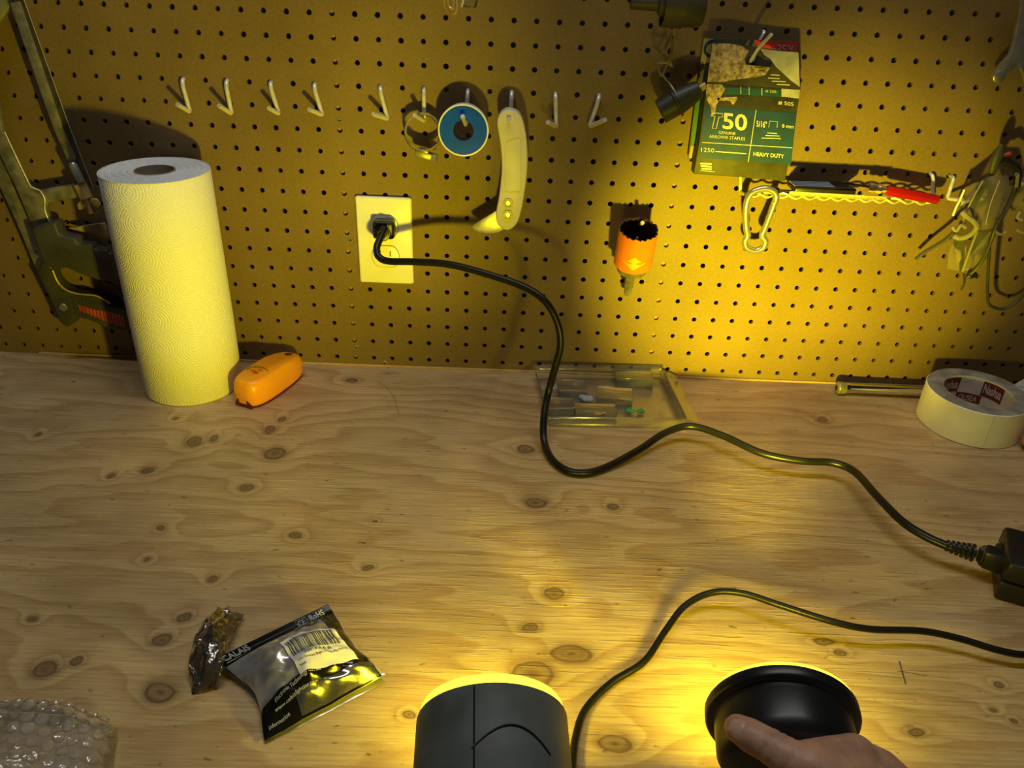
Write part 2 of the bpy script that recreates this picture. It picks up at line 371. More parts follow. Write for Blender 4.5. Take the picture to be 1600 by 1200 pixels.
M_inkgrey = mat('grey_ink', (.16, .15, .14), .5)
M_silverink = mat('silver_ink', (.55, .55, .52), .4)
M_tape = mat('white_tape_vinyl', (.78, .77, .72), .42, var=.08, vscale=25)
M_tapeside = mat('dusty_tape_side', (.27, .25, .20), .8, var=.35, vscale=60)
M_core = mat('pale_core_paper', (.62, .58, .52), .6)
M_coreprint = mat('maroon_core_print', (.16, .02, .02), .5)
M_cardboard = mat('cardboard_core', (.36, .29, .20), .85)
M_paperend = mat('towel_end_paper', (.78, .79, .80), .9, var=.08, vscale=180, bump=.25)
M_clearplug = mat('grey_clear_plastic', (.35, .35, .33), .3)
M_skin = mat('skin', (.52, .29, .18), .48, var=.22, vscale=70, bump=.22, bscale=420, sub=.12)
M_nail = mat('thumb_nail', (.58, .36, .26), .28, var=.1)
M_glow = mat('glowing_yellow_lens', (.9, .7, .1), .4, emit=(1.0, .80, .02), es=4.5)
M_pencil = mat('pencil_grey', (.10, .09, .08), .7)
M_bluegrey = mat('blue_grey_label', (.35, .42, .52), .5)

# ================================================================== SETTING
def make_board():
    b = MB(); r = .0031; n = 12; T = .005; h = IN / 2
    c0, c1, r0, r1 = -17, 47, -8, 14
    ring = []
    for k in range(n):
        a = 2 * PI * (k + .5) / n; ring.append((math.cos(a), math.sin(a)))
    for c in range(c0, c1 + 1):
        for q in range(r0, r1 + 1):
            H = hole(c, q); vs = []; fs = []
            jr = r * random.uniform(.96, 1.06)
            for (x, z) in ring:
                s = h / max(abs(x), abs(z))
                zz = z * s
                vs += [V((H.x + x * s, 0, H.z + zz)), V((H.x + x * jr, 0, H.z + z * jr)), V((H.x + x * jr, T, H.z + z * jr)), V((H.x + x * s, T, H.z + zz))]
            for k in range(n):
                a = 4 * k; e = 4 * ((k + 1) % n)
                fs += [(a, e, e + 1, a + 1), (a + 1, e + 1, e + 2, a + 2), (a + 2, e + 2, e + 3, a + 3)]
            b.add(vs, fs)
    o = b.build('wall_back', M_board, smooth=False)
    return struct(o)
wall = make_board()
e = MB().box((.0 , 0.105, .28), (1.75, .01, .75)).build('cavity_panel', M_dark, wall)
for c in (-8, 8, 24): MB().box((hole(c, 0).x, .0251, .28), (.036, .040, .70)).build('stud', M_stud, wall)
def screw(px, py):
    p = WP(px, py); b = MB().lathe([(0, -.0012), (.0028, -.0012), (.0040, .0004), (.0040, .002)], p, (0, 1, 0), 14)
    s = b.build('screw', M_oldsteel, wall)
    MB().box(p + V((0, -.0013, 0)), (.0040, .0004, .0008)).box(p + V((0, -.0013, 0)), (.0008, .0004, .0040)).build('screw_cross', M_slot, s)
for q in ((531, 188), (548, 375), (557, 543), (601, 567)): screw(*q)
struct(MB().box((0.2, -.0012, .0014), (1.7, .0024, .0028)).build('trim_1', M_edge, bevel=.0004))

bench = MB().box((0, -.545, -.0095), (1.9, 1.10, .019)).build('workbench_top', M_bench, bevel=.001)
tag(bench, 'knotty weathered plywood workbench top running under the brown pegboard', 'workbench')
def mark(pts, wd, z=.0002):
    b = MB(); P = [BP(*p) for p in pts]
    for a, c in zip(P, P[1:]):
        d = (c - a).normalized(); s = V((-d.y, d.x, 0)) * wd; zz = V((0, 0, z))
        b.add([a - s + zz, a + s + zz, c + s + zz, c - s + zz], [(0, 1, 2, 3)])
    return b.build('pencil_mark', M_pencil, bench, smooth=False)
mark([(1405, 1033), (1409, 1048), (1415, 1069)], .0007); mark([(1402, 1049), (1420, 1051), (1448, 1056)], .0003)
mark([(590, 597), (604, 605), (616, 620), (623, 647)], .0003)

# ================================================================== PEG HOOKS
def hook(name, pts, label, r=.0026, group='silver peg hooks', cat='hook', m=None, br=.004):
    b = MB().tube(bend(pts, br), r, 10); o = b.build(name, m or M_zinc)
    return tag(o, label, cat, group)
def row_hook(c, bot, tip, label, yb=-.008, yt=-.030):
    H = hole(c, 0)
    B = WP(*bot, yb); T = WP(*tip, yt)
    return hook('peg_hook', [H + V((0, .016, .002)), H + V((0, -.003, 0)), V((H.x + (B.x - H.x) * .15, -.007, H.z - .006)), B, T], label)
row_hook(1, (297, 175), (277, 163), 'empty silver peg hook leftmost of the row above the paper towel roll')
row_hook(3, (362, 178), (342, 165), 'second empty silver peg hook from the paper towel roll end')
row_hook(5, (436, 178), (420, 169), 'third empty silver peg hook from the left in the row')
row_hook(7, (504, 180), (483, 171), 'fourth empty silver peg hook, just left of the filled screw holes')
row_hook(10, (606, 186), (583, 178), 'empty silver peg hook next to the hose clamp')
row_hook(12, (663, 189), (648, 180), 'silver peg hook holding the small hose clamp', yt=-.034)
row_hook(14, (728, 196), (723, 182), 'silver peg hook holding the blue thread tape spool', yt=-.046)
row_hook(16, (797, 197), (795, 186), 'silver peg hook holding the cream handled knife', yt=-.044)
row_hook(18, (869, 198), (856, 191), 'empty silver peg hook next to the cream handled knife')
row_hook(20, (921, 198), (946, 187), 'empty twisted silver peg hook rightmost of the row, tip turned right')

# ================================================================== HOSE CLAMP
def hose_clamp():
    C = WP(661, 207, -.020); R = .0195
    t = thing('hose_clamp', C - V((0, 0, R + .008)), 'round perforated steel hose clamp hanging on a peg hook', 'hose clamp')
    ax = V((.22, -1, .30)).normalized(); x, y, a = frame(ax)
    band = MB().lathe([(R, -.006), (R + .0022, -.006), (R + .0022, .006), (R, .006)], C, ax, 40, closed=True).build('band', M_oldsteel, t)
    sl = MB()
    for k in range(34):
        th = 2 * PI * k / 34
        d = x * math.cos(th) + y * math.sin(th); tg = -x * math.sin(th) + y * math.cos(th)
        if abs(d.dot(V((0, 0, -1)))) > .93 and d.z < 0: continue
        for s in (-1,):
            o = C + d * (R - .0001); sl.add([o + tg * .0006 - a * .0042, o + tg * .0006 + a * .0042, o - tg * .0006 + a * .0042, o - tg * .0006 - a * .0042], [(0, 1, 2, 3)])
            o = C + d * (R + .0023); sl.add([o + tg * .0006 - a * .0042, o + tg * .0006 + a * .0042, o - tg * .0006 + a * .0042, o - tg * .0006 - a * .0042], [(0, 1, 2, 3)])
    sl.build('slots', M_slot, band, smooth=False)
    A = WP(645, 236, -.024); B = WP(682, 247, -.024); d = (B - A).normalized(); up = d.cross(V((0, 1, 0))).normalized() * -1
    if up.z < 0: up = -up
    Mx = Matrix((d, V((0, 1, 0)), up)).transposed()
    MB().box(A.lerp(B, .45), (.020, .011, .0075), Mx).box(A.lerp(B, .42) + up * .0045, (.012, .010, .004), Mx).build('screw_housing', M_oldsteel, t, bevel=.0012)
    hd = MB().lathe([(0, 0), (.0045, 0), (.005, .001), (.005, .006), (.004, .007), (0, .007)], A.lerp(B, .78), d, 6).build('hex_screw_head', M_steel, t)
    MB().box(A.lerp(B, .78) + d * .0071, (.0005, .001, .008), Mx).build('screw_slot', M_slot, hd)
hose_clamp()

# ================================================================== THREAD TAPE SPOOL
def spool():
    C = WP(724.5, 202, -.030); R = .0290; ri = .0128
    t = thing('thread_tape_spool', C - V((0, 0, R)), 'blue faced round spool of thread seal tape on a peg hook', 'tape spool')
    ax = V((.02, -1, .04)).normalized()
    MB().lathe([(ri, -.008), (R - .003, -.008), (R - .003, .006), (ri, .006)], C, ax, 48, closed=True).build('tape_body', M_ptfe, t)
    fl = MB().lathe([(ri, .0062), (R - .0018, .0062), (R - .0018, .0088), (ri, .0088)], C, ax, 48, closed=True).build('blue_flange', M_blue, t)
    MB().lathe([(R - .0018, .0040), (R, .0040), (R, .0088), (R - .0018, .0092)], C, ax, 48, closed=True).build('white_rim', M_ptfe, t)
    MB().lathe([(R - .003, -.010), (R - .001, -.010), (R - .001, -.008), (R - .003, -.008)], C, ax, 48, closed=True).build('back_flange', M_ptfe, t)
    MB().lathe([(ri - .0012, -.010), (ri, -.010), (ri, .0090), (ri - .0012, .0090)], C, ax, 36, closed=True).build('spool_core', M_blue, fl)
spool()

# ================================================================== HOOK KNIFE
def knife():
    P = [(795, 171), (808, 175), (816, 186), (821, 206), (824, 230), (824, 264), (820, 300), (814, 332), (806, 352), (794, 360), (784, 357), (776, 348), (775, 334), (779, 312), (782, 288), (784, 260), (782.4, 232), (779, 208), (776.6, 192), (780, 180), (787, 173)]
    yf = -.040
    t = thing('hook_knife', WP(795, 366, -.03), 'cream enamel hook knife with two bolts hanging blade down', 'knife')
    loop = spline([WP(x, y, yf) for x, y in P], 3, True)
    MB().prism(loop, (0, .016, 0)).build('handle', M_cream, t, bevel=.0018, seg=3)
    h = t.children[0]
    hc = WP(795, 195, yf)
    MB().lathe([(0, -.0004), (.0036, -.0004)], hc, (0, -1, 0), 16).build('hang_hole', M_slot, h)
    hx = MB()
    rc = [(791, 222), (799, 216), (812, 215), (814, 220), (814, 296), (811, 300), (792, 299), (789, 295), (789, 235)]
    MB().tube([WP(x, y, yf - .0001) for x, y in rc], .00035, 6, True).build('panel_outline', M_cream, h)
    for (x, y) in ((794, 317), (793.4, 335.5)):
        c = WP(x, y, yf)
        n = MB().lathe([(.0034, 0), (.0062, 0), (.0062, .0014), (.0034, .0016)], c, (0, -1, 0), 6, closed=True).build('hex_nut', M_oldsteel, t, smooth=False)
        MB().lathe([(0, .0013), (.0026, .0013), (.0032, .0004), (.0032, 0)], c, (0, -1, 0), 14).build('bolt_end', M_steel, n)
    B = [(780, 326), (768, 334), (756, 341), (737, 353), (739, 358), (749, 364), (764, 366), (777, 364), (788, 358)]
    MB().prism([WP(x, y, -.034) for x, y in B], (0, .0016, 0)).build('blade', M_steel, t, bevel=.0004)
knife()

# ================================================================== OUTLET
def outlet():
    X, Z = -.1627, .1833
    t = thing('wall_outlet', (X, 0, Z - .0575), 'white duplex wall outlet with the black cord plugged in on top', 'outlet')
    pl = MB().box((X, -.0031, Z), (.070, .0060, .1145)).build('cover_plate', M_white, t, bevel=.0036, seg=3)
    for s in (1, -1):
        zc = Z + s * .0195; poly = []
        for k in range(40):
            a = 2 * PI * k / 40; poly.append(V((X + .0172 * math.cos(a), -.0075, zc + max(-.0142, min(.0142, .0172 * math.sin(a))))))
        MB().prism([p + (p - V((X, p.y, zc))) * .04 + V((0, .0010, 0)) for p in poly], (0, .001, 0)).build('receptacle_gap', M_inkgrey, pl)
        rc = MB().prism(poly, (0, .004, 0)).build('receptacle', M_white, t, bevel=.0005)
        sl = MB()
        sl.box((X - .0063, -.0076, zc + .004), (.0012, .0004, .0085)).box((X + .0063, -.0076, zc + .004), (.0012, .0004, .0070))
        sl.lathe([(0, 0), (.0026, 0), (.0026, .0004)], (X, -.0076, zc - .0072), (0, -1, 0), 14)
        sl.build('slots', M_slot, rc, smooth=False)
    sc_ = MB().lathe([(0, .0012), (.002, .0012), (.0034, 0)], (X, -.0061, Z), (0, -1, 0), 16).build('plate_screw', M_white, t)
outlet()

# ================================================================== POWER CORD
CORD = [WP(601, 357, -.034), WP(596, 368, -.044), WP(589, 386, -.058), WP(591, 400, -.066), WP(606, 408, -.072), WP(645, 409, -.084), WP(700, 413, -.098), WP(760, 428, -.114), WP(820, 449, -.128),
        WP(853, 472, -.138), WP(871, 504, -.144), WP(876, 538, -.148), WP(868, 572, -.150), BP(857, 612, .056), BP(850, 650, .034), BP(850, 688, .014), BP(862, 717, .006), BP(885, 735, .0050), BP(915, 739, .0050), BP(950, 729, .0052),
        BP(1000, 702, .010), BP(1040, 676, .018), BP(1080, 666, .022), BP(1130, 681, .023), BP(1190, 708, .022), BP(1250, 720, .022), BP(1300, 723, .022), BP(1335, 737, .023), BP(1370, 775, .025), BP(1410, 815, .025), BP(1450, 840, .025), BP(1492, 858, .025)]
def power_cord():
    t = thing('supply_cable', BP(900, 738, 0), 'black power cord running from the wall outlet to the black adapter', 'power cord')
    MB().tube(spline(CORD, 8), .0043, 12).build('cable', M_blackcord, t)
    p0 = V((-.1627 + .0015, -.0078, .1833 + .0195))
    MB().box(p0 + V((0, -.009, .001)), (.027, .018, .023)).build('plug', M_black, t, bevel=.004, seg=3)
    pl = t.children[-1]
    A = p0 + V((-.001, -.016, -.002)); B = CORD[1]
    MB().tube([A, A.lerp(B, .35), A.lerp(B, .36), A.lerp(B, .7), A.lerp(B, .71), B], [.0105, .0095, .0080, .0075, .0062, .0055], 16).build('strain_relief', M_black, pl)
    MB().box(p0 + V((0, -.0183, .003)), (.012, .0006, .004)).build('plug_recess', M_slot, pl)
    A = BP(1478, 852, .025); B = BP(1536, 868, .025); d = B - A
    path = []; rr = []
    for k in range(6):
        s = k / 6 * .82
        for ds, r in ((0, .0058), (.07, .0058), (.0701, .0040), (.13, .0040)):
            path.append(A + d * (s + ds)); rr.append(r + .0006 * k * (r > .005))
    MB().tube(path, rr, 14).build('strain_relief', M_black, t)
    C = BP(1572, 880, .025); d2 = (C - B)
    MB().tube([B - d2 * .25, B - d2 * .06, B, B + d2 * .05], [.0060, .0105, .0105, .0085], 8).build('connector_collar', M_black, t)
    x, y, a = frame(d2, (0, 0, 1)); Mx = Matrix((x, y, a)).transposed()
    MB().box(B.lerp(C, .5), (.017, .020, d2.length * 1.02), Mx).build('connector_body', M_black, t, bevel=.003)
power_cord()

def adapter():
    yaw = math.radians(-24); ex = V((math.cos(yaw), math.sin(yaw), 0)); ey = V((-math.sin(yaw), math.cos(yaw), 0))
    O = V((.464, -.412, 0)); Lb, Wb, H = .125, .064, .042
    c = O + ex * Lb / 2 + ey * Wb / 2
    t = thing('power_adapter', c, 'chunky black power adapter brick at the right edge of the bench', 'power adapter')
    Mx = Matrix((ex, ey, V((0, 0, 1)))).transposed()
    MB().box(c + V((0, 0, H * .25)), (Lb, Wb, H * .5), Mx).build('lower_shell', M_black, t, bevel=.003)
    MB().box(c + V((0, 0, H * .76)), (Lb - .001, Wb - .001, H * .5), Mx).build('upper_shell', M_black, t, bevel=.004)
    MB().box(O + ey * Wb * .5 - ex * .0008 + V((0, 0, .024)), (.002, .024, .022), Mx).build('inlet', M_slot, t, bevel=.0008)
adapter()

LC = [BP(893, 1235, .012), BP(895, 1190, .008), BP(900, 1150, .006), BP(915, 1108, .0045), BP(955, 1067, .004), BP(1006, 1034, .005), BP(1038, 988, .008), BP(1070, 947, .013), BP(1112, 926, .018), BP(1160, 927, .021), BP(1220, 946, .022), BP(1300, 971, .022),
      BP(1360, 983, .020), BP(1440, 986, .018), BP(1500, 998, .016), BP(1560, 1016, .014), BP(1610, 1023, .013), BP(1680, 1010, .012), BP(1740, 985, .012)]
tag(MB().tube(spline(LC, 8), .0030, 10).build('lamp_cable', M_blackcord), 'thin black cable curving across the bench between the two lit lamps', 'cable')

# ================================================================== HOLE SAW
def hole_saw():
    a = V((0.0, -.30, .954)).normalized(); T = WP(998, 358, -.052); R = .0236; Ln = .052
    t = thing('hole_saw', T - a * .10, 'orange hole saw with toothed rim up and yellow diamond sticker', 'hole saw')
    x, y, _ = frame(a)
    b = MB(); n = 120
    vs = []; fs = []
    for k in range(n):
        th = 2 * PI * k / n; d = x * math.cos(th) + y * math.sin(th); ph = (k % 6) / 6
        tz = .0026 * (1 - ph) if ph > .05 else .0
        off = (.0005, -.0005, 0)[(k // 6) % 3]
        vs += [T + d * (R + off) + a * (tz - .001), T + d * R - a * .004, T + d * R - a * (Ln - .002), T + d * (R - .002) - a * Ln, T - a * Ln, T + d * (R - .0017 + off) + a * (tz - .001), T + d * (R - .0017) - a * .004, T + d * (R - .0017) - a * (Ln - .003)]
    for k in range(n):
        A = k * 8; B = ((k + 1) % n) * 8
        for i in range(4): fs.append((A + i, B + i, B + i + 1, A + i + 1))
    cup = MB().add(vs, fs).build('cup', M_orange, t)
    fs2 = []
    for k in range(n):
        A = k * 8; B = ((k + 1) % n) * 8
        fs2 += [(A, B, B + 5, A + 5), (A + 5, B + 5, B + 6, A + 6), (A + 6, B + 6, B + 7, A + 7)]
    MB().add(vs, fs2).lathe([(0, -Ln + .003), (R - .0016, -Ln + .003)], T, a, 24).build('inner_wall', M_inner, cup)
    MB().lathe([(0, -Ln + .004), (.004, -Ln + .004), (.004, -.020), (.0015, -.012), (0, -.012)], T, a, 12).build('pilot_bit', M_oldsteel, t)
    MB().lathe([(0, -Ln - .0001), (.0195, -Ln - .0001), (.0185, -Ln - .009), (.014, -Ln - .0115), (0, -Ln - .0115)], T, a, 28).build('arbor', M_oldsteel, t)
    MB().lathe([(.0062, -Ln - .011), (.0062, -Ln - .036), (.0050, -Ln - .038), (.0050, -Ln - .048), (.003, -Ln - .051), (0, -Ln - .051)], T, a, 6).build('shank', M_oldsteel, t)
    # sticker wrapped on the front of the cup
    fr = V((0, -1, 0)); fr = (fr - a * fr.dot(a)).normalized(); sd = fr.cross(a).normalized()
    def S(u, v):
        th = (u - .5) * 2 * .0150 / R - .12; return T + (fr * math.cos(th) + sd * -math.sin(th)) * (R + .0005) - a * (.034 + (v - .5) * .020)
    b = MB(); N_ = 8
    pts = [(.5, 0), (.62, .16), (.8, .38), (1, .5), (.8, .64), (.62, .84), (.5, 1), (.38, .84), (.2, .64), (0, .5), (.2, .38), (.38, .16)]
    b.add([S(.5, .5)] + [S(*p) for p in pts], [(0, i + 1, (i + 1) % 12 + 1) for i in range(12)])
    b.build('diamond_sticker', M_yellow, cup, smooth=False)
    H = hole(22, 5)
    hk = [WP(1000, 338, .004) , WP(999, 345, -.006), WP(1001, 352, -.030), WP(1004, 348, -.046)]
    hook('peg_hook', [V((hk[0].x, .014, hk[0].z))] + hk[1:], 'short silver peg hook inside the orange hole saw cup', r=.0024)
hole_saw()

# ================================================================== CARABINER
def carabiner():
    y = -.034
    body = [(1209, 320), (1213, 308), (1209, 299), (1199, 295), (1187, 296), (1174, 302), (1167, 316), (1165, 335), (1166, 356), (1168, 368), (1164, 377), (1167, 387), (1180, 392), (1192, 387), (1196, 377), (1191, 368), (1195, 357)]
    gate = [(1195, 357), (1199, 347), (1203, 337), (1207, 326), (1209, 320)]
    t = thing('carabiner', WP(1180, 396, y), 'shiny silver pear shaped snap hook hanging left end of the wire rail', 'carabiner')
    MB().tube(spline([WP(a, b, y) for a, b in body], 5), .0040, 12).build('body', M_steelshine, t)
    MB().tube([WP(a, b, y) for a, b in gate], [.0040, .0034, .0034, .0034, .0036], 12).build('gate', M_steelshine, t)
    MB().tube([WP(1209, 318, y - .005), WP(1209, 318, y + .005)], .0015, 8).build('hinge_pin', M_steel, t)
carabiner()

# ================================================================== WIRE RAIL AND WHAT LIES ON IT
def rail():
    t = thing('wire_tool_rail', WP(1300, 320, -.02), 'twisted wire rail on pegboard hooks below the staple package', 'tool rail')
    A = WP(1168, 303, -.030); B = WP(1453, 316, -.030); d = B - A; x, y, a = frame(d)
    for s in (0, PI):
        P = []
        for k in range(160):
            f = k / 159; th = f * 2 * PI * 6.5 + s
            P.append(A + d * f + (x * math.cos(th) + y * math.sin(th)) * .0028)
        MB().tube(P, .0014, 6).build('twisted_wire', M_zinc, t)
    H = hole(27, 3); H2 = hole(36, 4)
    MB().tube(bend([V((WP(1157, 262, 0).x, .012, WP(1157, 262, 0).z)), WP(1157, 262, -.006), WP(1157, 300, -.010), WP(1163, 304, -.022), A + d * .02], .004), .0020, 8).build('end_hook', M_zinc, t)
    h0 = WP(1454, 272, 0)
    MB().tube(bend([V((h0.x, .012, h0.z)), V((h0.x, -.006, h0.z)), WP(1458, 285, -.010), WP(1456, 312, -.012), B - d * .01], .004), .0022, 8).build('end_hook', M_zinc, t)
rail()
def rail_items():
    # flat black case
    A = WP(1240, 300, -.036); B = WP(1334, 303, -.036); d = B - A; x = d.normalized(); y = V((0, 1, 0)); z = x.cross(y); Mx = Matrix((x, y, z)).transposed()
    c = A.lerp(B, .5) + V((0, .012, .0035))
    t = thing('blade_case', c - V((0, 0, .0035)), 'flat black plastic case with pale blue stripes lying on the wire rail', 'case')
    MB().box(c, (d.length, .034, .0068), Mx).build('case_body', M_black, t, bevel=.001)
    for k in range(4):
        MB().box(c + z * .0036 + x * -.012 + y * (-.010 + .0062 * k), (.048, .0034, .0005), Mx).build('stripe', M_bluegrey, t)
    MB().prism([WP(1176, 296, -.030), WP(1240, 298, -.030), WP(1240, 304, -.030), WP(1180, 298, -.030)], (0, .004, 0)).build('pointed_tip', M_black, t)
    # ruler
    A = WP(1233, 302, -.0565); B = WP(1384, 310, -.0565); d = B - A; x = d.normalized(); z = V((0, -.35, .94)); z = (z - x * z.dot(x)).normalized(); y = z.cross(x); Mx = Matrix((x, y, z)).transposed()
    t = thing('ruler', A.lerp(B, .5) - z * .003, 'narrow metal ruler with fine ticks along the front of the wire rail', 'ruler')
    MB().box(A.lerp(B, .5), (d.length, .0010, .0056), Mx).build('strip', M_rule, t, bevel=.0002)
    b = MB()
    for k in range(74):
        p = A + d * ((k + .5) / 74) - y * -.0 ; L = .0034 if k % 5 == 0 else .0018
        q = p - y * .0006 - z * (.0026 - L / 2)
        b.add([q - x * .00018 - z * L / 2, q + x * .00018 - z * L / 2, q + x * .00018 + z * L / 2, q - x * .00018 + z * L / 2], [(0, 1, 2, 3)])
    b.build('tick_marks', M_ink, t, smooth=False)
    # red screwdriver
    A = WP(1384, 297, -.034); B = WP(1466, 312, -.034); d = B - A
    t = thing('screwdriver', A.lerp(B, .5) - V((0, 0, .006)), 'small screwdriver with clear red faceted handle lying on the wire rail', 'screwdriver')
    MB().lathe([(0, 0), (.0050, 0), (.0064, .004), (.0066, d.length * .72), (.0058, d.length * .75), (.0058, d.length * .99), (.005, d.length), (0, d.length)], A, d, 6).build('handle', M_redplastic, t, bevel=.0006)
    u = d.normalized()
    MB().lathe([(0, -.021), (.0054, -.021), (.0056, -.015), (.0048, -.014), (.0048, -.0105), (.0056, -.0095), (.0056, -.006), (.003, -.005), (.003, .001), (0, .001)], A, d, 16).build('ferrule', M_brass, t)
    MB().tube([A - u * .020, A - u * .055], .0013, 8).build('shaft', M_darksteel, t)
rail_items()
h0 = WP(1487, 276, 0)
hook('peg_hook', [V((h0.x, .012, h0.z)), V((h0.x, -.006, h0.z)), WP(1487, 288, -.010), WP(1480, 310, -.014), WP(1500, 313, -.030), WP(1537, 310, -.052)], 'bright silver peg hook the safety glasses hang from', r=.0023)

# ================================================================== STAPLE PACKAGES
def packages():
    yb = -.010
    t = thing('staple_card', WP(1160, 290, yb), 'rear hanging card with green left strip and red corner, behind the T50 pack', 'package')
    P = [(1099.6, 58.7), (1247.5, 65), (1251, 140), (1230, 262), (1075, 248)]
    MB().prism([WP(a, b, yb) for a, b in P], (0, .002, 0)).build('card', M_backcard, t)
    f = yb - .0004
    def patch(name, P, m, y=f, par=t): return MB().add([WP(a, b, y) for a, b in P], [tuple(range(len(P)))]).build(name, m, par, smooth=False)
    patch('pale_strip', [(1099.6, 59.5), (1114, 60.5), (1110, 98), (1094, 101)], M_kraft)
    patch('green_strip', [(1089, 152), (1100, 152), (1091, 226), (1080, 226)], M_green)
    patch('olive_strip', [(1080, 228), (1091, 228), (1088, 247), (1076, 247)], M_kraft)
    patch('red_corner', [(1178, 62.5), (1247.2, 65.5), (1246.6, 84), (1186, 78)], M_redprint)
    ring = MB().lathe([(.006, 0), (.009, 0)], WP(1112, 76, f - .0003), (0, -1, 0), 20).build('round_mark', M_teal, t, smooth=False)
    def wfn(p0, p1, hpx, y):
        A = WP(*p0, y); B = WP(*p1, y); C = WP(p0[0] + hpx * .02, p0[1] - hpx, y)
        return lambda u, v: A + (B - A) * u + (C - A) * v
    text('lettering', '+35%', M_paper, t, wfn((1204, 83), (1241, 85), 14, f - .0004), 1, 1)

    # front pack: header card + thick box
    yf = -.034
    t = thing('staple_package', WP(1158, 288, -.02), 'worn charcoal and teal T50 staple package hanging in front', 'package')
    hdr = [(1112, 66), (1140, 66), (1178, 73), (1215, 78), (1248.5, 80.6), (1250.6, 140), (1177, 135), (1104, 129.6), (1108, 100)]
    # header with its hanger slot as a real hole
    slot = [(1167, 92), (1170, 87), (1180, 86), (1188, 88), (1193, 93), (1203, 95), (1206, 99), (1203, 104), (1168, 101), (1165, 98)]
    hy = -.0332
    me = bmesh.new()
    def loop(P): return [me.verts.new(WP(a, b, hy)) for a, b in P]
    lo_ = loop(hdr); ls = loop(slot)
    es = [me.edges.new((q[i], q[(i + 1) % len(q)])) for q in (lo_, ls) for i in range(len(q))]
    bmesh.ops.triangle_fill(me, edges=es, use_beauty=True)
    me.verts.index_update()
    b = MB().add([v.co.copy() for v in me.verts], [tuple(v.index for v in fc.verts) for fc in me.faces]); me.free()
    hd = b.build('header_card', M_card, t, smooth=False, solid=.0012)
    box = [(1104, 129.6), (1177, 135), (1250.6, 140), (1248.5, 156), (1240, 215), (1227, 283.5), (1155, 277), (1083.5, 272), (1093, 217), (1100.6, 157)]
    MB().prism([WP(a, b, yf) for a, b in box], (0, .018, 0)).build('box', M_card, t, bevel=.0012)
    bx = t.children[-1]
    f = yf - .0003
    def pt(name, P, m, y=f, par=bx): return patch(name, P, m, y, par)
    pt('teal_panel', [(1101.5, 165), (1180, 172), (1168, 252.5), (1091.5, 246)], M_teal)
    pt('teal_panel', [(1181.5, 172.2), (1245, 176.5), (1236, 257), (1169.5, 252.7)], M_teal)
    pt('blue_panel', [(1128, 136), (1220, 140), (1220, 151.5), (1128, 147)], M_tealblue)
    pt('pale_panel', [(1221, 138.5), (1250, 140.5), (1248.6, 154), (1221, 151)], M_paper)
    g = f - .0002
    for q in ([(1181, 172), (1182, 172), (1169.5, 253), (1168.5, 253)], [(1097, 222), (1238, 230.5), (1238, 231.5), (1097, 223)], [(1157, 135.5), (1158, 135.5), (1158, 147), (1157, 147)], [(1170, 136), (1171, 136), (1171, 148), (1170, 148)], [(1190, 138), (1191, 138), (1191, 149), (1190, 149)]): pt('rule_line', q, M_print, g)
    # torn and pale areas
    hf = hy - .0009
    patch('torn_paper', [(1113, 68), (1140, 68), (1160, 72), (1170, 80), (1163, 92), (1165, 101), (1203, 106), (1196, 117), (1180, 121), (1150, 124), (1130, 128), (1105, 128)], M_torn, hf, hd)
    patch('pale_print', [(1188, 76), (1215, 79.5), (1247.5, 82), (1249.6, 136), (1236, 126), (1212, 104), (1204, 92), (1194, 86)], M_paper, hf, hd)
    pt('torn_paper', [(1105, 131), (1128, 132), (1133, 139), (1127, 150), (1119, 165), (1117, 178), (1112, 183), (1111, 168), (1104, 155), (1103, 145)], M_torn, g)
    pt('arrow_print', [(1121, 153), (1152, 151), (1152, 155), (1149, 160), (1145, 164), (1141, 158), (1121, 157)], M_torn, g)
    k = g - .0001
    def tx(s, p0, p1, h, m=M_print, y=k, bold=0, par=bx): text('lettering', s, m, par, wfn(p0, p1, h, y), 1, 1, bold=bold)
    # outlined T
    Tt = [(1112, 176), (1129, 177.5), (1129, 183), (1123.5, 182.5), (1119, 201), (1113, 200.5), (1117, 181.5), (1111, 181)]
    MB().tube([WP(a, b, k) for a, b in Tt], .0006, 5, True).build('outlined_letter', M_print, bx)
    tx('50', (1129, 201.5), (1167, 205), 26, bold=.02)
    tx('GENUINE', (1123, 209), (1149, 211), 4.5); tx('ARROW\u00ae STAPLES', (1108, 215.5), (1164, 219.5), 5.2)
    tx('1250', (1095.5, 237), (1116, 238.5), 6.5)
    pt('fine_print', [(1118, 236), (1166, 239.5), (1166, 241), (1118, 237.5)], M_print, g)
    tx('HEAVY DUTY', (1177, 243.5), (1225, 247.5), 6.2, bold=.02)
    tx('# 505', (1216, 163.5), (1240, 166.5), 6.5, bold=.01); tx('# 508', (1196, 144.5), (1213, 146), 4.5)
    tx('5/16"', (1182, 198), (1198, 200), 10, bold=.02); tx('8 mm', (1222, 199.5), (1240, 201), 6)
    for q, (a, b_) in enumerate(((1199, 1214), (1196, 1218), (1190, 1220))): pt('fine_print', [(a, 207 + q * 4), (b_, 208 + q * 4), (b_, 209.2 + q * 4), (a, 208.2 + q * 4)], M_print, g)
    MB().tube([WP(a, b, k) for a, b in ((1201, 199), (1203, 189), (1215, 190), (1214, 199))], .0004, 5).build('staple_icon', M_print, bx)
    for q in range(3): pt('fine_print', [(1094 + q, 254 + q * 4), (1112, 255 + q * 4), (1112, 257.6 + q * 4), (1094 + q, 256.6 + q * 4)], M_print, g)
    pt('fine_print', [(1094, 266), (1117, 268), (1117, 268.8), (1094, 266.8)], M_print, g)
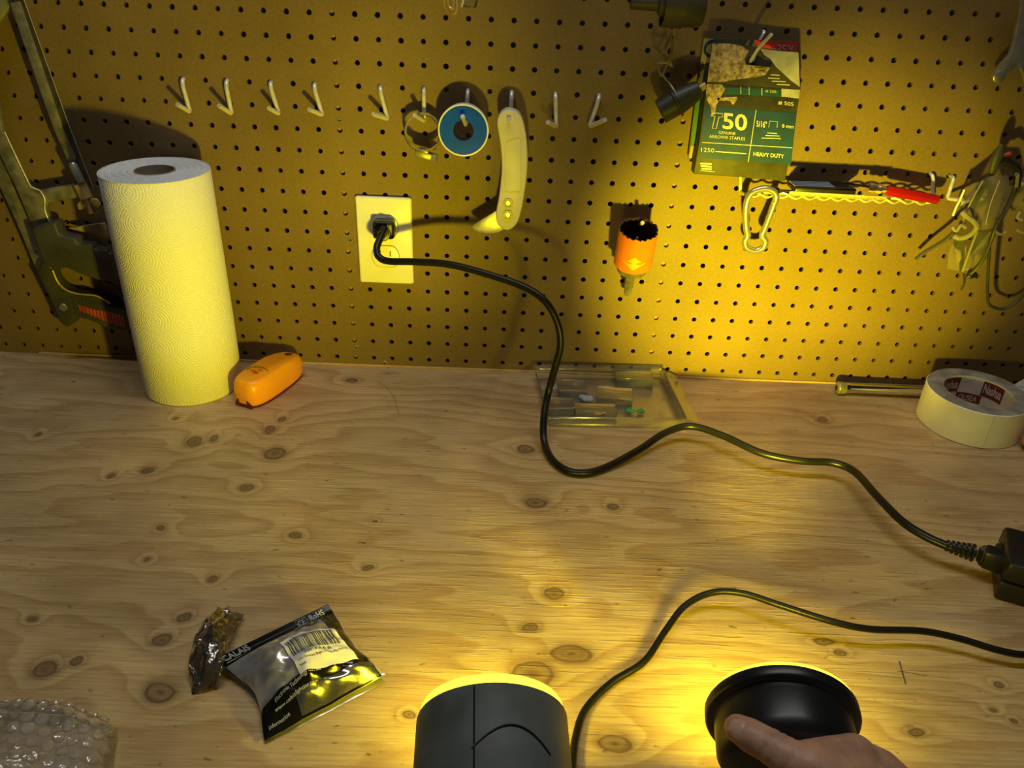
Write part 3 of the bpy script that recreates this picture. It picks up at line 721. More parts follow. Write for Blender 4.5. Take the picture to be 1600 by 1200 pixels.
    for (a, b_, w_) in ((1180, 104, 12), (1186, 109, 8), (1204, 116, 14), (1200, 121, 18), (1206, 126, 22), (1214, 131, 20)): patch('fine_print', [(a, b_), (a + w_, b_ + 1), (a + w_, b_ + 2.6), (a, b_ + 1.6)], M_print if a > 1190 else M_card, hf - .0002, hd)
    h0 = WP(1193, 49, 0)
    hook('peg_hook', [V((h0.x, .012, h0.z)), V((h0.x, -.005, h0.z)), WP(1186, 66, -.006), WP(1176, 96, -.012), WP(1172, 96, -.032), WP(1186, 74, -.040), WP(1206, 53, -.050)], 'silver peg hook through the hanger slot of the staple package', r=.0020)
packages()

# ================================================================== BLACK CAPS ON A CHAIN
def caps():
    y = -.040
    t = thing('drain_fitting', WP(1060, 190, y), 'two dark rubber caps joined by a wire chain, hanging beside the staple package', 'pipe cap')
    A = WP(1036, 5, y); B = WP(1099, 8, y); d = B - A; u = d.normalized(); k = .00076
    tc = MB().lathe([(0, .012), (.020, .010), (.0215, 0), (.0235, 0), (.0238, d.length * .45), (.0228, d.length * .47), (.0222, d.length * .9), (.020, d.length), (0, d.length)], A, d, 36).build('upper_cap', M_olive, t)
    MB().tube([A + u * .012, A - u * .004, A - u * .006, A - u * .034], [.015, .012, .0082, .0075], 20).build('stub', M_olive, t)
    MB().tube([B - u * .024, B - u * .021], [.0240, .0240], 30).build('moulded_ring', M_olive, tc)
    def link(P, r=.0011): MB().tube(spline([WP(a, b, yy) for a, b, yy in P], 5, True), r, 6, True).build('chain_link', M_oldsteel, t)
    link([(1058, 33, y - .012), (1053, 45, y), (1046, 62, y), (1049, 64, y), (1055, 50, y), (1062, 35, y - .012)])
    link([(1048, 60, y), (1036, 80, y), (1027, 96, y), (1036, 98, y), (1044, 96, y), (1049, 80, y), (1050, 66, y)], .0014)
    link([(1029, 94, y), (1029, 106, y), (1034, 118, y), (1041, 104, y), (1046, 96, y), (1051, 104, y), (1044, 99, y), (1036, 96, y)])
    MB().tube(spline([WP(1034, 115, y), WP(1044, 128, y), WP(1052, 140, y - .006), WP(1061, 155, y - .010), WP(1067, 172, y - .010)], 6), .0012, 6).build('wire_loop', M_oldsteel, t)
    A = WP(1033, 174, y); B = WP(1092, 139, y); d = B - A; L_ = d.length
    cap = MB().lathe([(.0105, L_ * .25), (.0125, 0), (.0138, -.001), (.0142, L_ * .36), (.0168, L_ * .38), (.0168, L_ * .42), (.0145, L_ * .44), (.0125, L_ * .75), (.0095, L_), (.008, L_ + .001), (0, L_ + .001)], A, d, 36).build('lower_cap', M_olivedark, t)
    MB().lathe([(0, L_ * .25), (.0106, L_ * .25)], A, d, 24).build('cap_inside', M_slot, cap)
    MB().tube([B + d.normalized() * .001, B + d.normalized() * .008, B + d.normalized() * .009], [.0045, .0040, .001], 10).build('tip', M_brass, cap)
caps()

# ================================================================== TOP EDGE FITTING
def top_fit():
    y = -.025
    t = thing('clear_fitting', WP(715, 24, y), 'small clear plastic and brass fitting hanging at the top edge', 'fitting')
    MB().tube(spline([WP(694, -16, y), WP(694, 4, y), WP(698, 14, y), WP(709, 21, y - .003), (WP(714, 12, y - .004)), WP(713, -2, y), WP(711, -16, y)], 6), .0016, 8).build('brass_loop', M_brass, t)
    MB().tube(spline([WP(699, -16, y - .004), WP(700, 6, y - .004), WP(706, 14, y - .006), WP(709, 4, y - .005), WP(707, -14, y - .004)], 6), .0014, 8).build('brass_loop', M_brass, t)
    MB().tube([WP(727, -20, y - .006), WP(723, 4, y - .006), WP(721, 11, y - .006)], [.0014, .0014, .0012], 8).build('pin', M_zinc, t)
    MB().tube([WP(734, -22, y), WP(734, 2, y), WP(733, 10, y), WP(733, 11.5, y)], [.0085, .0085, .0078, .005], 20).build('clear_cup', M_clear, t)
top_fit()

# ================================================================== SAWS
def saws():
    y = -.020
    P = lambda q, yy=y: [WP(a, b, yy) for a, b in q]
    # rear saw
    t = thing('pull_saw', WP(120, 515, -.012), 'rear saw with red and olive grip, lowest of the two saws on the left', 'saw')
    yr = -.012
    MB().prism(P([(-60, 118), (-34, 112), (20, 290), (52, 356), (66, 404), (80, 430), (60, 430), (32, 362), (0, 292)], yr), (0, .003, 0)).build('blade', M_oldsteel, t, bevel=.0005)
    body = [(64, 408), (57, 427), (74, 460), (88, 490), (93, 505), (105, 512), (115, 506), (118, 497), (137, 500), (163, 512), (193, 517), (206, 515), (202, 488), (190, 484), (172, 477), (147, 463), (120, 460), (102, 453), (88, 438), (82, 422), (76, 410)]
    h = MB().prism(P(body, yr - .012), (0, .018, 0)).build('grip', M_olive, t, bevel=.003, seg=3)
    red = [(120, 476), (145, 484), (170, 488), (192, 494), (197, 512), (170, 505), (140, 492), (124, 486)]
    MB().prism(P(red, yr - .0135), (0, .003, 0)).build('red_panel', M_red, h, bevel=.0006)
    rb = MB()
    for k in range(15):
        f = k / 14; x0 = 112 + 78 * f; y0 = 463 + 20 * f; x1 = x0 + 8; y1 = y0 + 30 - 3 * f
        rb.tube(P([(x0, y0), (x0 + 5, y0 + 14), (x1, y1)], yr - .0136), .0006, 5)
    rb.build('grip_ribs', M_olive, h)
    MB().lathe([(0, .002), (.0045, .002), (.0055, 0)], WP(99, 480, yr - .012), (0, -1, 0), 16).build('rivet', M_oldsteel, t)
    MB().tube(spline(P([(82, 422), (90, 440), (102, 452), (122, 459), (150, 462), (172, 474)], yr - .013), 5), .0013, 6).build('metal_edge', M_brass, h)
    MB().tube(spline(P([(164, 440), (178, 447), (190, 462), (194, 476), (190, 486)], yr - .006), 5), .0022, 8).build('hand_guard', M_olive, t)
    # hacksaw
    t = thing('hacksaw', WP(120, 440, y), 'hacksaw with olive ribbed grip, wing nut and long blade beside the towel roll', 'saw')
    fr = [(-46, 60), (-22, 66), (2, 200), (41, 288), (50, 296), (60.5, 298), (92, 292), (120, 288), (127, 309), (96, 313), (76, 317), (72, 328), (78, 347), (84, 356), (52, 358), (28, 302), (0, 242)]
    MB().prism(P(fr), (0, .008, 0)).build('frame', M_oldsteel, t, bevel=.0012)
    MB().prism(P([(-46, 60), (-22, 66), (30, -12), (22, -40), (-10, -40)]), (0, .008, 0)).build('front_arm', M_oldsteel, t, bevel=.0012)
    MB().tube(spline(P([(7, 206), (44, 284), (52, 293), (61, 297), (66, 303), (70, 313), (70, 328), (77, 346)], y - .0006), 5), .0008, 6).build('bright_edge', M_zinc, t)
    MB().prism(P([(15, 5), (30, 2), (97, 200), (118, 249), (112, 256), (106, 252), (83, 200)], -.026), (0, .003, 0)).build('blade_spine', M_oldsteel, t, bevel=.0005)
    bl = MB().prism(P([(28, -6), (34, -8), (108, 198), (145, 293), (134, 290), (97, 198)], -.023), (0, .0012, 0)).build('blade', M_darksteel, t)
    teeth = MB()
    for k in range(110):
        f = k / 110; a = WP(34 + 74 * f / .686, -8 + 206 * f / .686, -.0232) if f < .686 else WP(108 + 37 * (f - .686) / .314, 198 + 95 * (f - .686) / .314, -.0232)
        teeth.add([a, a + V((.0012, 0, .0004)), a + V((.0004, 0, -.0022))], [(0, 1, 2)])
    teeth.build('teeth', M_zinc, bl, smooth=False)
    MB().tube(P([(112, 254), (114, 258), (127, 284)], -.030), [.0035, .0050, .0046], 12).build('blade_pin', M_steel, t)
    s = MB().tube(P([(124, 287), (135, 309)], -.026), .0075, 16).build('tension_sleeve', M_brass, t)
    MB().tube(P([(134, 307), (143, 333)], -.026), [.0042, .0040], 10).build('tension_screw', M_brass, t)
    for q in ([(133, 312), (126, 313), (120, 320), (123, 328), (131, 327), (137, 318)], [(141, 310), (150, 311), (157, 320), (153, 325), (146, 322), (140, 316)]):
        MB().prism(P(q, -.030), (0, .004, 0)).build('wing', M_brass, t, bevel=.0008)
    MB().prism(P([(144, 334), (151, 330), (160, 347), (152, 346)], -.022), (0, .003, 0)).build('blade_tail', M_oldsteel, t)
    MB().prism(P([(105, 357), (162, 349), (170, 372), (160, 374), (140, 365)], -.016), (0, .006, 0)).build('wooden_wedge', M_tan, t, bevel=.0008)
    hp = [(48, 357), (66, 352), (85, 348), (92, 368), (104, 371), (117, 373), (121, 382), (131, 383), (142, 382), (148, 391), (156, 391), (165, 390), (170, 397), (181, 395), (187, 413), (190, 430), (186, 438), (177, 440), (155, 439), (123, 428), (102, 418), (90, 423), (77, 418), (66, 410), (60, 394)]
    g = MB().prism(P(hp, -.034), (0, .022, 0)).build('grip', M_olive, t, bevel=.003, seg=3)
    rb = MB()
    for k in range(24):
        f = k / 23; x0 = 91 + 82 * f; y0 = 387 + 20 * f; x1 = x0 + 7 - 2 * f; y1 = y0 + 29 + 5 * f
        rb.tube(P([(x0, y0), (x0 + 2, y0 + 14), (x1, y1)], -.0343), .0007, 5)
    rb.build('grip_ribs', M_olive, g)
saws()

# ================================================================== WRENCH
def wrench():
    q = [(1600, -60), (1597, 0), (1586, 62), (1580, 85), (1562, 105), (1552, 120), (1555, 128), (1565, 129.5), (1572, 118), (1585, 106), (1594, 107), (1599, 120), (1603, 132), (1612, 131), (1620, 118), (1622, 98), (1617, 80), (1619, 62), (1629, 0), (1632, -60)]
    t = thing('wrench', WP(1590, 132, -.02), 'grey open end wrench hanging at the upper right corner', 'wrench')
    MB().prism([WP(a, b, -.026) for a, b in q], (0, .008, 0)).build('wrench_body', M_steel, t, bevel=.0012)
    MB().lathe([(0, .0006), (.006, .0006), (.0068, 0)], WP(1562, 120, -.026), (0, -1, 0), 20).build('round_pad', M_steel, t)
wrench()

# ================================================================== SAFETY GLASSES
def glasses():
    t = thing('safety_glasses', WP(1530, 455, -.05), 'clear safety glasses with dark temples hanging from the peg hook', 'safety glasses')
    def sheet(name, P, m, th=.0016): return MB().prism([WP(*p) for p in P], (0, th, 0)).build(name, m, t, bevel=.0004)
    sheet('lens', [(1514, 322, -.060), (1537, 281, -.056), (1549, 275, -.054), (1575, 273, -.050), (1580, 300, -.052), (1566, 330, -.058), (1553, 358, -.062), (1528, 361, -.064)], M_lens)
    sheet('lens', [(1529, 362, -.064), (1553, 360, -.062), (1545, 384, -.060), (1528, 415, -.056), (1505, 424, -.054), (1510, 400, -.058)], M_lens)
    sheet('side_shield', [(1490, 373, -.040), (1512, 372, -.058), (1506, 426, -.054), (1480, 421, -.036), (1483, 396, -.038)], M_lens)
    sheet('side_shield', [(1508, 297, -.042), (1536, 282, -.054), (1514, 322, -.058), (1500, 326, -.044)], M_lens)
    def tb(name, P, r, m, sq=1.0): return MB().tube(spline([WP(*p) for p in P], 6), r, 8, sq=sq).build(name, m, t)
    tb('lens_edge', [(1536, 282, -.057), (1524, 303, -.060), (1513, 324, -.062), (1505, 345, -.062)], .0009, M_clearpad)
    tb('lens_edge', [(1527, 361, -.066), (1518, 385, -.064), (1509, 410, -.060), (1504, 424, -.056)], .0014, M_clearpad)
    tb('lens_rib', [(1562, 282, -.056), (1548, 318, -.062), (1540, 352, -.066)], .0007, M_clearpad)
    tb('lens_rib', [(1548, 362, -.066), (1536, 388, -.064)], .0008, M_clear)
    br = tb('brow_bar', [(1588, 272, -.050), (1584, 300, -.056), (1574, 324, -.060), (1560, 346, -.064), (1551, 366, -.066), (1543, 390, -.064), (1530, 413, -.060), (1514, 430, -.056)], .0030, M_olivedark, .6)
    tb('hinge', [(1566, 250, -.050), (1580, 256, -.052), (1590, 266, -.052), (1588, 292, -.054)], .0045, M_black)
    MB().lathe([(0, .001), (.0018, .001), (.0022, 0)], WP(1588, 272, -.058), (0, -1, 0), 12).build('hinge_screw', M_steel, t)
    MB().lathe([(0, .001), (.0018, .001), (.0022, 0)], WP(1514, 433, -.060), (0, -1, 0), 12).build('hinge_screw', M_steel, t)
    tb('hinge', [(1518, 424, -.056), (1514, 432, -.056), (1526, 428, -.056)], .0034, M_black)
    tb('temple', [(1509, 340, -.062), (1502, 352, -.058), (1490, 363, -.050), (1475, 376, -.044), (1455, 388, -.036), (1442, 396, -.030), (1431, 405, -.026)], .0028, M_olive, .7)
    tb('temple', [(1546, 388, -.056), (1544, 420, -.050), (1543, 452, -.044), (1545, 474, -.040), (1555, 481, -.038), (1570, 482, -.036), (1590, 470, -.034), (1606, 448, -.032), (1620, 420, -.030)], .0024, M_olive, .8)
    tb('temple_tip', [(1506, 428, -.050), (1507, 440, -.048), (1502, 453, -.046)], .0014, M_olive)
    tb('bright_arm', [(1507, 296, -.040), (1500, 312, -.040), (1494, 324, -.040), (1489, 337, -.040)], .0015, M_zinc)
    tb('nose_pad', [(1503, 331, -.070), (1510, 338, -.072), (1520, 345, -.072), (1526, 353, -.070), (1522, 362, -.068), (1510, 370, -.066), (1498, 372, -.064), (1490, 368, -.062)], .0030, M_clearpad)
    tb('nose_pad', [(1488, 354, -.060), (1494, 361, -.062), (1502, 352, -.062), (1509, 356, -.062)], .0020, M_clearpad)
    tb('nose_pad', [(1556, 362, -.060), (1564, 366, -.054), (1571, 362, -.052)], .0016, M_clearpad)
    MB().sphere(WP(1557, 250, -.048), (.0058, .004, .0185), 14, 10).build('ear_pad', M_olive, t)
    MB().sphere(WP(1571, 247, -.044), (.0055, .004, .0085), 12, 8, Matrix.Rotation(math.radians(35), 3, 'Y')).build('red_end', M_red, t)
    t2 = thing('safety_glasses', WP(1604, 400, -.03), 'second pair of clear safety glasses half hidden at the right edge', 'safety glasses')
    MB().prism([WP(*p) for p in ((1581, 294, -.034), (1600, 288, -.034), (1640, 300, -.034), (1640, 332, -.034), (1604, 336, -.034), (1584, 326, -.034))], (0, .0016, 0)).build('lens', M_lens, t2, bevel=.0004)
    MB().tube(spline([WP(*p) for p in ((1581, 294, -.035), (1600, 287, -.035), (1640, 299, -.035))], 5), .0018, 8).build('brow_bar', M_clearpad, t2)
    MB().tube(spline([WP(*p) for p in ((1594, 331, -.036), (1590, 340, -.038), (1597, 344, -.038))], 5), .0018, 8).build('nose_pad', M_clearpad, t2)
    MB().tube(spline([WP(*p) for p in ((1589, 358, -.036), (1596, 363, -.036), (1610, 366, -.036))], 5), .0018, 8).build('nose_pad', M_clearpad, t2)
M_clearpad = mat('soft_clear_silicone', (.42, .39, .27), .3, trans=.3, ior=1.2)
glasses()

# ================================================================== PAPER TOWEL ROLL
def towel():
    C = V((-.412, -.0665, 0)); R = .0598; H = .280; ri = .0225
    t = thing('paper_towel_roll', C, 'standing roll of white embossed paper towel against the pegboard', 'paper towel')
    n = 96; vs = []; fs = []
    me = bpy.data.meshes.new('paper'); 
    prof = [(R - .002, 0.0), (R, .002), (R + .0003, H * .3), (R, H * .7), (R - .0003, H - .002), (R - .0015, H)]
    for k in range(n + 1):
        th = -PI / 2 + 2 * PI * k / n + 2.3; rr = .0008 * k / n
        for (r, z) in prof: vs.append((math.cos(th) * (r + rr), math.sin(th) * (r + rr), z))
    m = len(prof)
    for k in range(n):
        for i in range(m - 1): fs.append((k * m + i, (k + 1) * m + i, (k + 1) * m + i + 1, k * m + i + 1))
    me.from_pydata(vs, [], fs); uvl = me.uv_layers.new(name='UVMap')
    for p in me.polygons:
        p.use_smooth = True
        for li in p.loop_indices:
            vi = me.loops[li].vertex_index; uvl.data[li].uv = ((vi // m) / n * 2 * PI * R, vs[vi][2])
    me.materials.append(M_towel)
    o = bpy.data.objects.new('paper', me); COL.objects.link(o); o.parent = t
    e = MB(); Rr = R - .0012
    for k in range(14):
        r0 = ri + (Rr - ri) * k / 14; r1 = ri + (Rr - ri) * (k + 1) / 14
        e.lathe([(r0, H - .0012), ((r0 + r1) / 2, H - .0004 + .0004 * (k % 3)), (r1, H - .0012)], C, (0, 0, 1), 64)
    e.lathe([(Rr, H - .0012), (R + .0002, H - .0002)], C, (0, 0, 1), 64)
    e.build('wound_end', M_paperend, t)
    MB().lathe([(ri - .0014, .001), (ri, .001), (ri, H), (ri - .0014, H)], C, (0, 0, 1), 48, closed=True).build('cardboard_core', M_cardboard, t)
    MB().lathe([(ri, .0006), (R - .002, .0006)], C, (0, 0, 1), 48).build('lower_end', M_paperend, t)
towel()

# ================================================================== STUD FINDER
def stud_finder():
    A = BP(395, 618, .0); F = V((-.323, -.104, 0)); K = V((-.296, -.038, 0)); ax = (K - F).normalized(); sd = V((ax.y, -ax.x, 0))
    c = F.lerp(K, .5)
    t = thing('stud_finder', c, 'orange yellow hand tool resting against the paper towel roll', 'stud finder')
    Ln = .110; Wd = .046; H = .036
    vs = []; fs = []; n = 64; rings = []
    def outline(k, infl, cut):
        th = 2 * PI * k / n; cx = math.cos(th); sy = math.sin(th); p = 3.2
        rx = Ln / 2 - infl; ry = Wd / 2 - infl
        d = (abs(cx) ** p + abs(sy) ** p) ** (-1 / p)
        x = cx * d * rx; y = sy * d * ry
        y *= 1.0 + .10 * (-x / Ln)                      # a little wider at the front
        return x, y
    lv = [(0.0015, .003), (0, .006), (0.0, .018), (.0008, .027), (.003, .033), (.007, .0355)]
    for infl, z in lv:
        for k in range(n):
            x, y = outline(k, infl, 0); zz = z
            if z > .02: zz = z - max(0, (x - .015)) * .18 * (z / H)       # top slopes down to the rear
            vs.append(c + ax * x + sd * y + V((0, 0, zz)))
    for j in range(len(lv) - 1):
        for k in range(n): fs.append((j * n + k, j * n + (k + 1) % n, (j + 1) * n + (k + 1) % n, (j + 1) * n + k))
    j = len(lv) - 1; fs.append(tuple(j * n + k for k in range(n))); fs.append(tuple(reversed(range(n))))
    body = MB().add(vs, fs).build('housing', M_studorange, t, bevel=0)
    bs = []
    for infl, z in ((.0018, .0), (.0018, .0034)):
        for k in range(n): x, y = outline(k, infl, 0); bs.append(c + ax * x + sd * y + V((0, 0, z)))
    MB().add(bs, [(k, (k + 1) % n, n + (k + 1) % n, n + k) for k in range(n)] + [tuple(reversed(range(n))), tuple(range(n, 2 * n))]).build('base', M_maroon, t)
    fx = c - ax * (Ln / 2 - .002) 
    MB().lathe([(0, .0), (.0125, .0), (.0125, .004), (0, .004)], fx + ax * .0022 + V((0, 0, .0004)), -ax, 24, up=(0, 0, 1), arc=(0, PI)).build('front_window', M_maroon, t)
    # oval logo print, rear indicator
    ov = c - ax * .022
    def oval(rx, ry, col, name, z):
        MB().add([ov + ax * (ry * math.sin(2 * PI * k / 24)) + sd * (rx * math.cos(2 * PI * k / 24)) + V((0, 0, z)) for k in range(24)], [tuple(range(24))]).build(name, col, body, smooth=False)
    MB().tube([ov + ax * (.011 * math.sin(2 * PI * k / 24 + .3)) + sd * (.0145 * math.cos(2 * PI * k / 24 + .3)) + V((0, 0, .0357)) for k in range(1, 13)], .0005, 5).build('oval_mark', M_olive, body)
    for k, (a0, b0, w_, h_) in enumerate(((-.001, -.004, .014, .0022), (-.004, .001, .009, .0030), (.0035, .002, .008, .0016))):
        q = ov + ax * a0 + sd * b0
        MB().add([q + sd * (w_ / 2 * math.cos(2 * PI * i / 12)) + ax * (h_ / 2 * math.sin(2 * PI * i / 12)) + V((0, 0, .0357 + .0001 * k)) for i in range(12)], [tuple(range(12))]).build('red_logo_mark', M_red, body, smooth=False)
    MB().sphere(c + ax * .041 + V((0, 0, .0308)), (.0055, .0035, .0012), 14, 6).build('rear_mark', M_maroon, body)
stud_finder()

# ================================================================== CLEAR CASE WITH SMALL PARTS
def case():
    h = .0145; zf = .0022
    FL, FR, BR, BL = [V((q.x, q.y, 0)) for q in (BP(856, 652, h), BP(1073, 655, h), BP(1036, 578, h), BP(836, 578, h))]
    t = thing('clear_case', (FL + FR + BL + BR) / 4, 'open clear plastic tray of small parts lying against the pegboard', 'tray')
    up = V((0, 0, h)); ins = .0035
    cen = (FL + FR + BL + BR) / 4
    inn = [p + (cen - p).normalized() * ins for p in (FL, FR, BR, BL)]
    out = [FL, FR, BR, BL]
    MB().prism([p + V((0, 0, .0004)) for p in inn], (0, 0, .0014)).build('floor_panel', M_case, t)
    for i in range(4):
        a, b = inn[i], inn[(i + 1) % 4]; A, B = out[i] + up, out[(i + 1) % 4] + up
        nrm = (b - a).cross(V((0, 0, 1))).normalized() * .0012
        MB().add([a, b, B, A, a - nrm, b - nrm, B - nrm, A - nrm], [(0, 1, 2, 3), (7, 6, 5, 4), (0, 4, 5, 1), (3, 2, 6, 7), (0, 3, 7, 4), (1, 5, 6, 2)]).build('side_panel', M_case, t)
    MB().tube(bend([p + up for p in out + [out[0]]], .006)[:-1], .0013, 8, True).build('rim', M_case, t)
    MB().tube(bend([inn[0] + V((0, 0, .003)), inn[1] + V((0, 0, .003))], .004), .0012, 8).build('rim', M_case, t)
    # hinge flange on the right
    e = V((.019, .006, -.009))
    MB().prism([FR + up, FR + up + e, BR + up + e + V((0, -.004, 0)), BR + up], (0, 0, .0012)).build('hinge_flange', M_case, t)
    # flipped back lid strip
    MB().prism([BL + up, BR + up, BR + up + V((0, .006, .004)), BL + up + V((0, .006, .004))], (0, 0, .001)).build('back_lip', M_case, t)
    # contents
    def small_box(px, py, w, d, hh, yaw, label, m=M_case):
        p = BP(px, py, .008); p.z = .0022; ex = V((math.cos(yaw), math.sin(yaw), 0)); ey = V((-ex.y, ex.x, 0)); Mx = Matrix((ex, ey, V((0, 0, 1)))).transposed()
        q = thing('parts_box', p, label, 'box', 'tiny clear boxes in the clear tray')
        MB().box(p + V((0, 0, .0008)), (w, d, .001), Mx).build('bottom', m, q)
        for s in (-1, 1):
            MB().box(p + ex * s * w / 2 + V((0, 0, hh / 2)), (.0008, d, hh), Mx).build('side', m, q)
            MB().box(p + ey * s * d / 2 + V((0, 0, hh / 2)), (w, .0008, hh), Mx).build('side', m, q)
        MB().box(p + V((0, 0, hh)), (w * 1.02, d * 1.02, .0010), Mx).build('lid', m, q, bevel=.0003)
        return p
    small_box(893, 606, .036, .030, .010, .05, 'tiny clear box at the back left corner of the clear tray')
    p = small_box(876, 634, .034, .026, .010, .08, 'tiny clear box at the front left corner of the clear tray')
    small_box(960, 618, .046, .030, .010, -.1, 'tiny clear box holding a red piece in the middle of the tray')
    small_box(990, 592, .050, .024, .012, .02, 'tiny clear box with white glints at the back right of the tray')
    small_box(930, 640, .052, .020, .009, .03, 'tiny clear box with brown parts at the front of the tray')
    def lump(px, py, r, m, label, cat, name, z=.003):
        b = MB(); c = BP(px, py, .008); c.z = z
        for k in range(4): b.sphere(c + V((random.uniform(-r, r) * .6, random.uniform(-r, r) * .5, r * .32)), (r * .7, r * .5, r * .32), 10, 6, Matrix.Rotation(random.random() * 3, 3, 'Z'))
        return tag(b.build(name, m), label, cat)
    lump(973, 617, .006, M_red, 'small red plastic piece inside the clear tray', 'small part', 'red_piece')
    lump(985, 638, .006, M_greenp, 'left of two bright green clips in the clear tray', 'clip', 'green_clip')
    lump(1001, 639, .006, M_greenp, 'right of two bright green clips in the clear tray', 'clip', 'green_clip')
    lump(872, 625, .009, M_tan, 'brown parts inside the front left tiny box', 'small part', 'brown_piece')
    lump(940, 642, .008, M_tan, 'brown parts inside the front tiny box', 'small part', 'brown_piece')
    lump(900, 598, .007, M_oldsteel, 'grey metal bits inside the back left tiny box', 'small part', 'grey_piece')
    lump(918, 620, .009, M_bluegrey, 'pale blue piece lying between the tiny boxes', 'small part', 'blue_piece')
M_greenp = mat('green_plastic', (.03, .30, .08), .35)
case()

# ================================================================== TAPE ROLL, RATCHET, THINGS BEHIND
def tape():
    C = V((.594, -.0935, 0)); R = .0605; ri = .0400; H = .048
    t = thing('tape_roll', C, 'fat roll of white tape with printed paper core at the right', 'tape roll')
    MB().lathe([(R - .001, 0), (R, .001), (R, H - .001), (R - .001, H)], C, (0, 0, 1), 80).build('tape_surface', M_tape, t)
    e = MB()
    for z in (H, 0): e.lathe([(ri, z), (ri + .006, z + (.0004 if z else 0)), (ri + .012, z), (R - .0008, z)], C, (0, 0, 1), 80)
    e.build('tape_edges', M_tapeside, t)
    core = MB().lathe([(ri, 0), (ri, H)], C, (0, 0, 1), 64).build('paper_core', M_core, t)
    def cyl(th0, th1, z0, z1, r=ri - .0004):
        return lambda u, v: C + V((math.cos(th0 + (th1 - th0) * u) * r, math.sin(th0 + (th1 - th0) * u) * r, z0 + (z1 - z0) * v))
    D = math.radians
    for (a, b) in ((132, 92), (52, 12)):
        MB().grid(cyl(D(a), D(b), .0245, .0455), 12, 1).build('print_block', M_coreprint, core)
        text('lettering', 'Nashua', M_core, core, cyl(D(a - 3), D(b + 3), .029, .0425, ri - .0008), 1, 1, bold=.02)
    MB().grid(cyl(D(92), D(48), .0105, .0235), 12, 1).build('print_block', M_coreprint, core)
    text('lettering', 'OUSEA', M_core, core, cyl(D(86), D(54), .013, .021, ri - .0008), 1, 1)
    # loose end step
    MB().lathe([(R, .001), (R + .0007, .001), (R + .0007, H - .001), (R, H - .001)], C, (0, 0, 1), 14, arc=(D(-60), D(-10)), closed=True).build('tape_end', M_tape, t)
tape()
def ratchet():
    A = BP(1314, 606, .009); B = BP(1445, 612, .009); d = B - A; u = d.normalized()
    t = thing('ratchet_handle', V((A.x, A.y, 0)), 'chrome ratchet bar lying along the board behind the tape roll', 'ratchet')
    MB().tube([A + u * .004, A + u * .010, A + u * .012, B], [.0075, .0075, .0068, .0066], 20).build('bar', M_chrome, t)
    MB().tube([A - u * .006, A - u * .004, A + u * .006], [.007, .0088, .0080], 18).build('head', M_oldsteel, t, bevel=.001)
    hd = t.children[-1]
    MB().lathe([(0, .0002), (.0035, .0002), (.0042, -.001)], A - u * .0062, -d, 12).build('drive_socket', M_slot, hd)
    MB().tube([B - u * .001, B + u * .003, B + u * .06], [.0072, .0078, .0078], 18).build('black_grip', M_black, t)
M_chrome = mat('chrome', (.75, .75, .73), .10, 1.0, var=.03)
ratchet()
def behind():
    t = thing('plastic_tool_case', V((.700, -.055, 0)), 'pale grey plastic case behind the tape roll at the right edge', 'case')
    Mx = Matrix.Rotation(math.radians(38), 3, 'Z') @ Matrix.Rotation(math.radians(0), 3, 'Y')
    MB().box((.705, -.060, .020), (.085, .060, .040), Mx).build('case_body', M_paper, t, bevel=.003)
    MB().box((.705, -.060, .0408), (.070, .046, .003), Mx).build('blue_grey_lid', M_bluegrey, t, bevel=.001)
    c = BP(1606, 690, .012)
    tag(MB().sphere((c.x + .012, c.y, .012), (.018, .014, .012), 20, 12).box((c.x + .030, c.y, .010), (.03, .016, .014)).build('orange_bottle', M_orange), 'orange yellow rounded object just peeping in beside the tape roll', 'bottle')
behind()

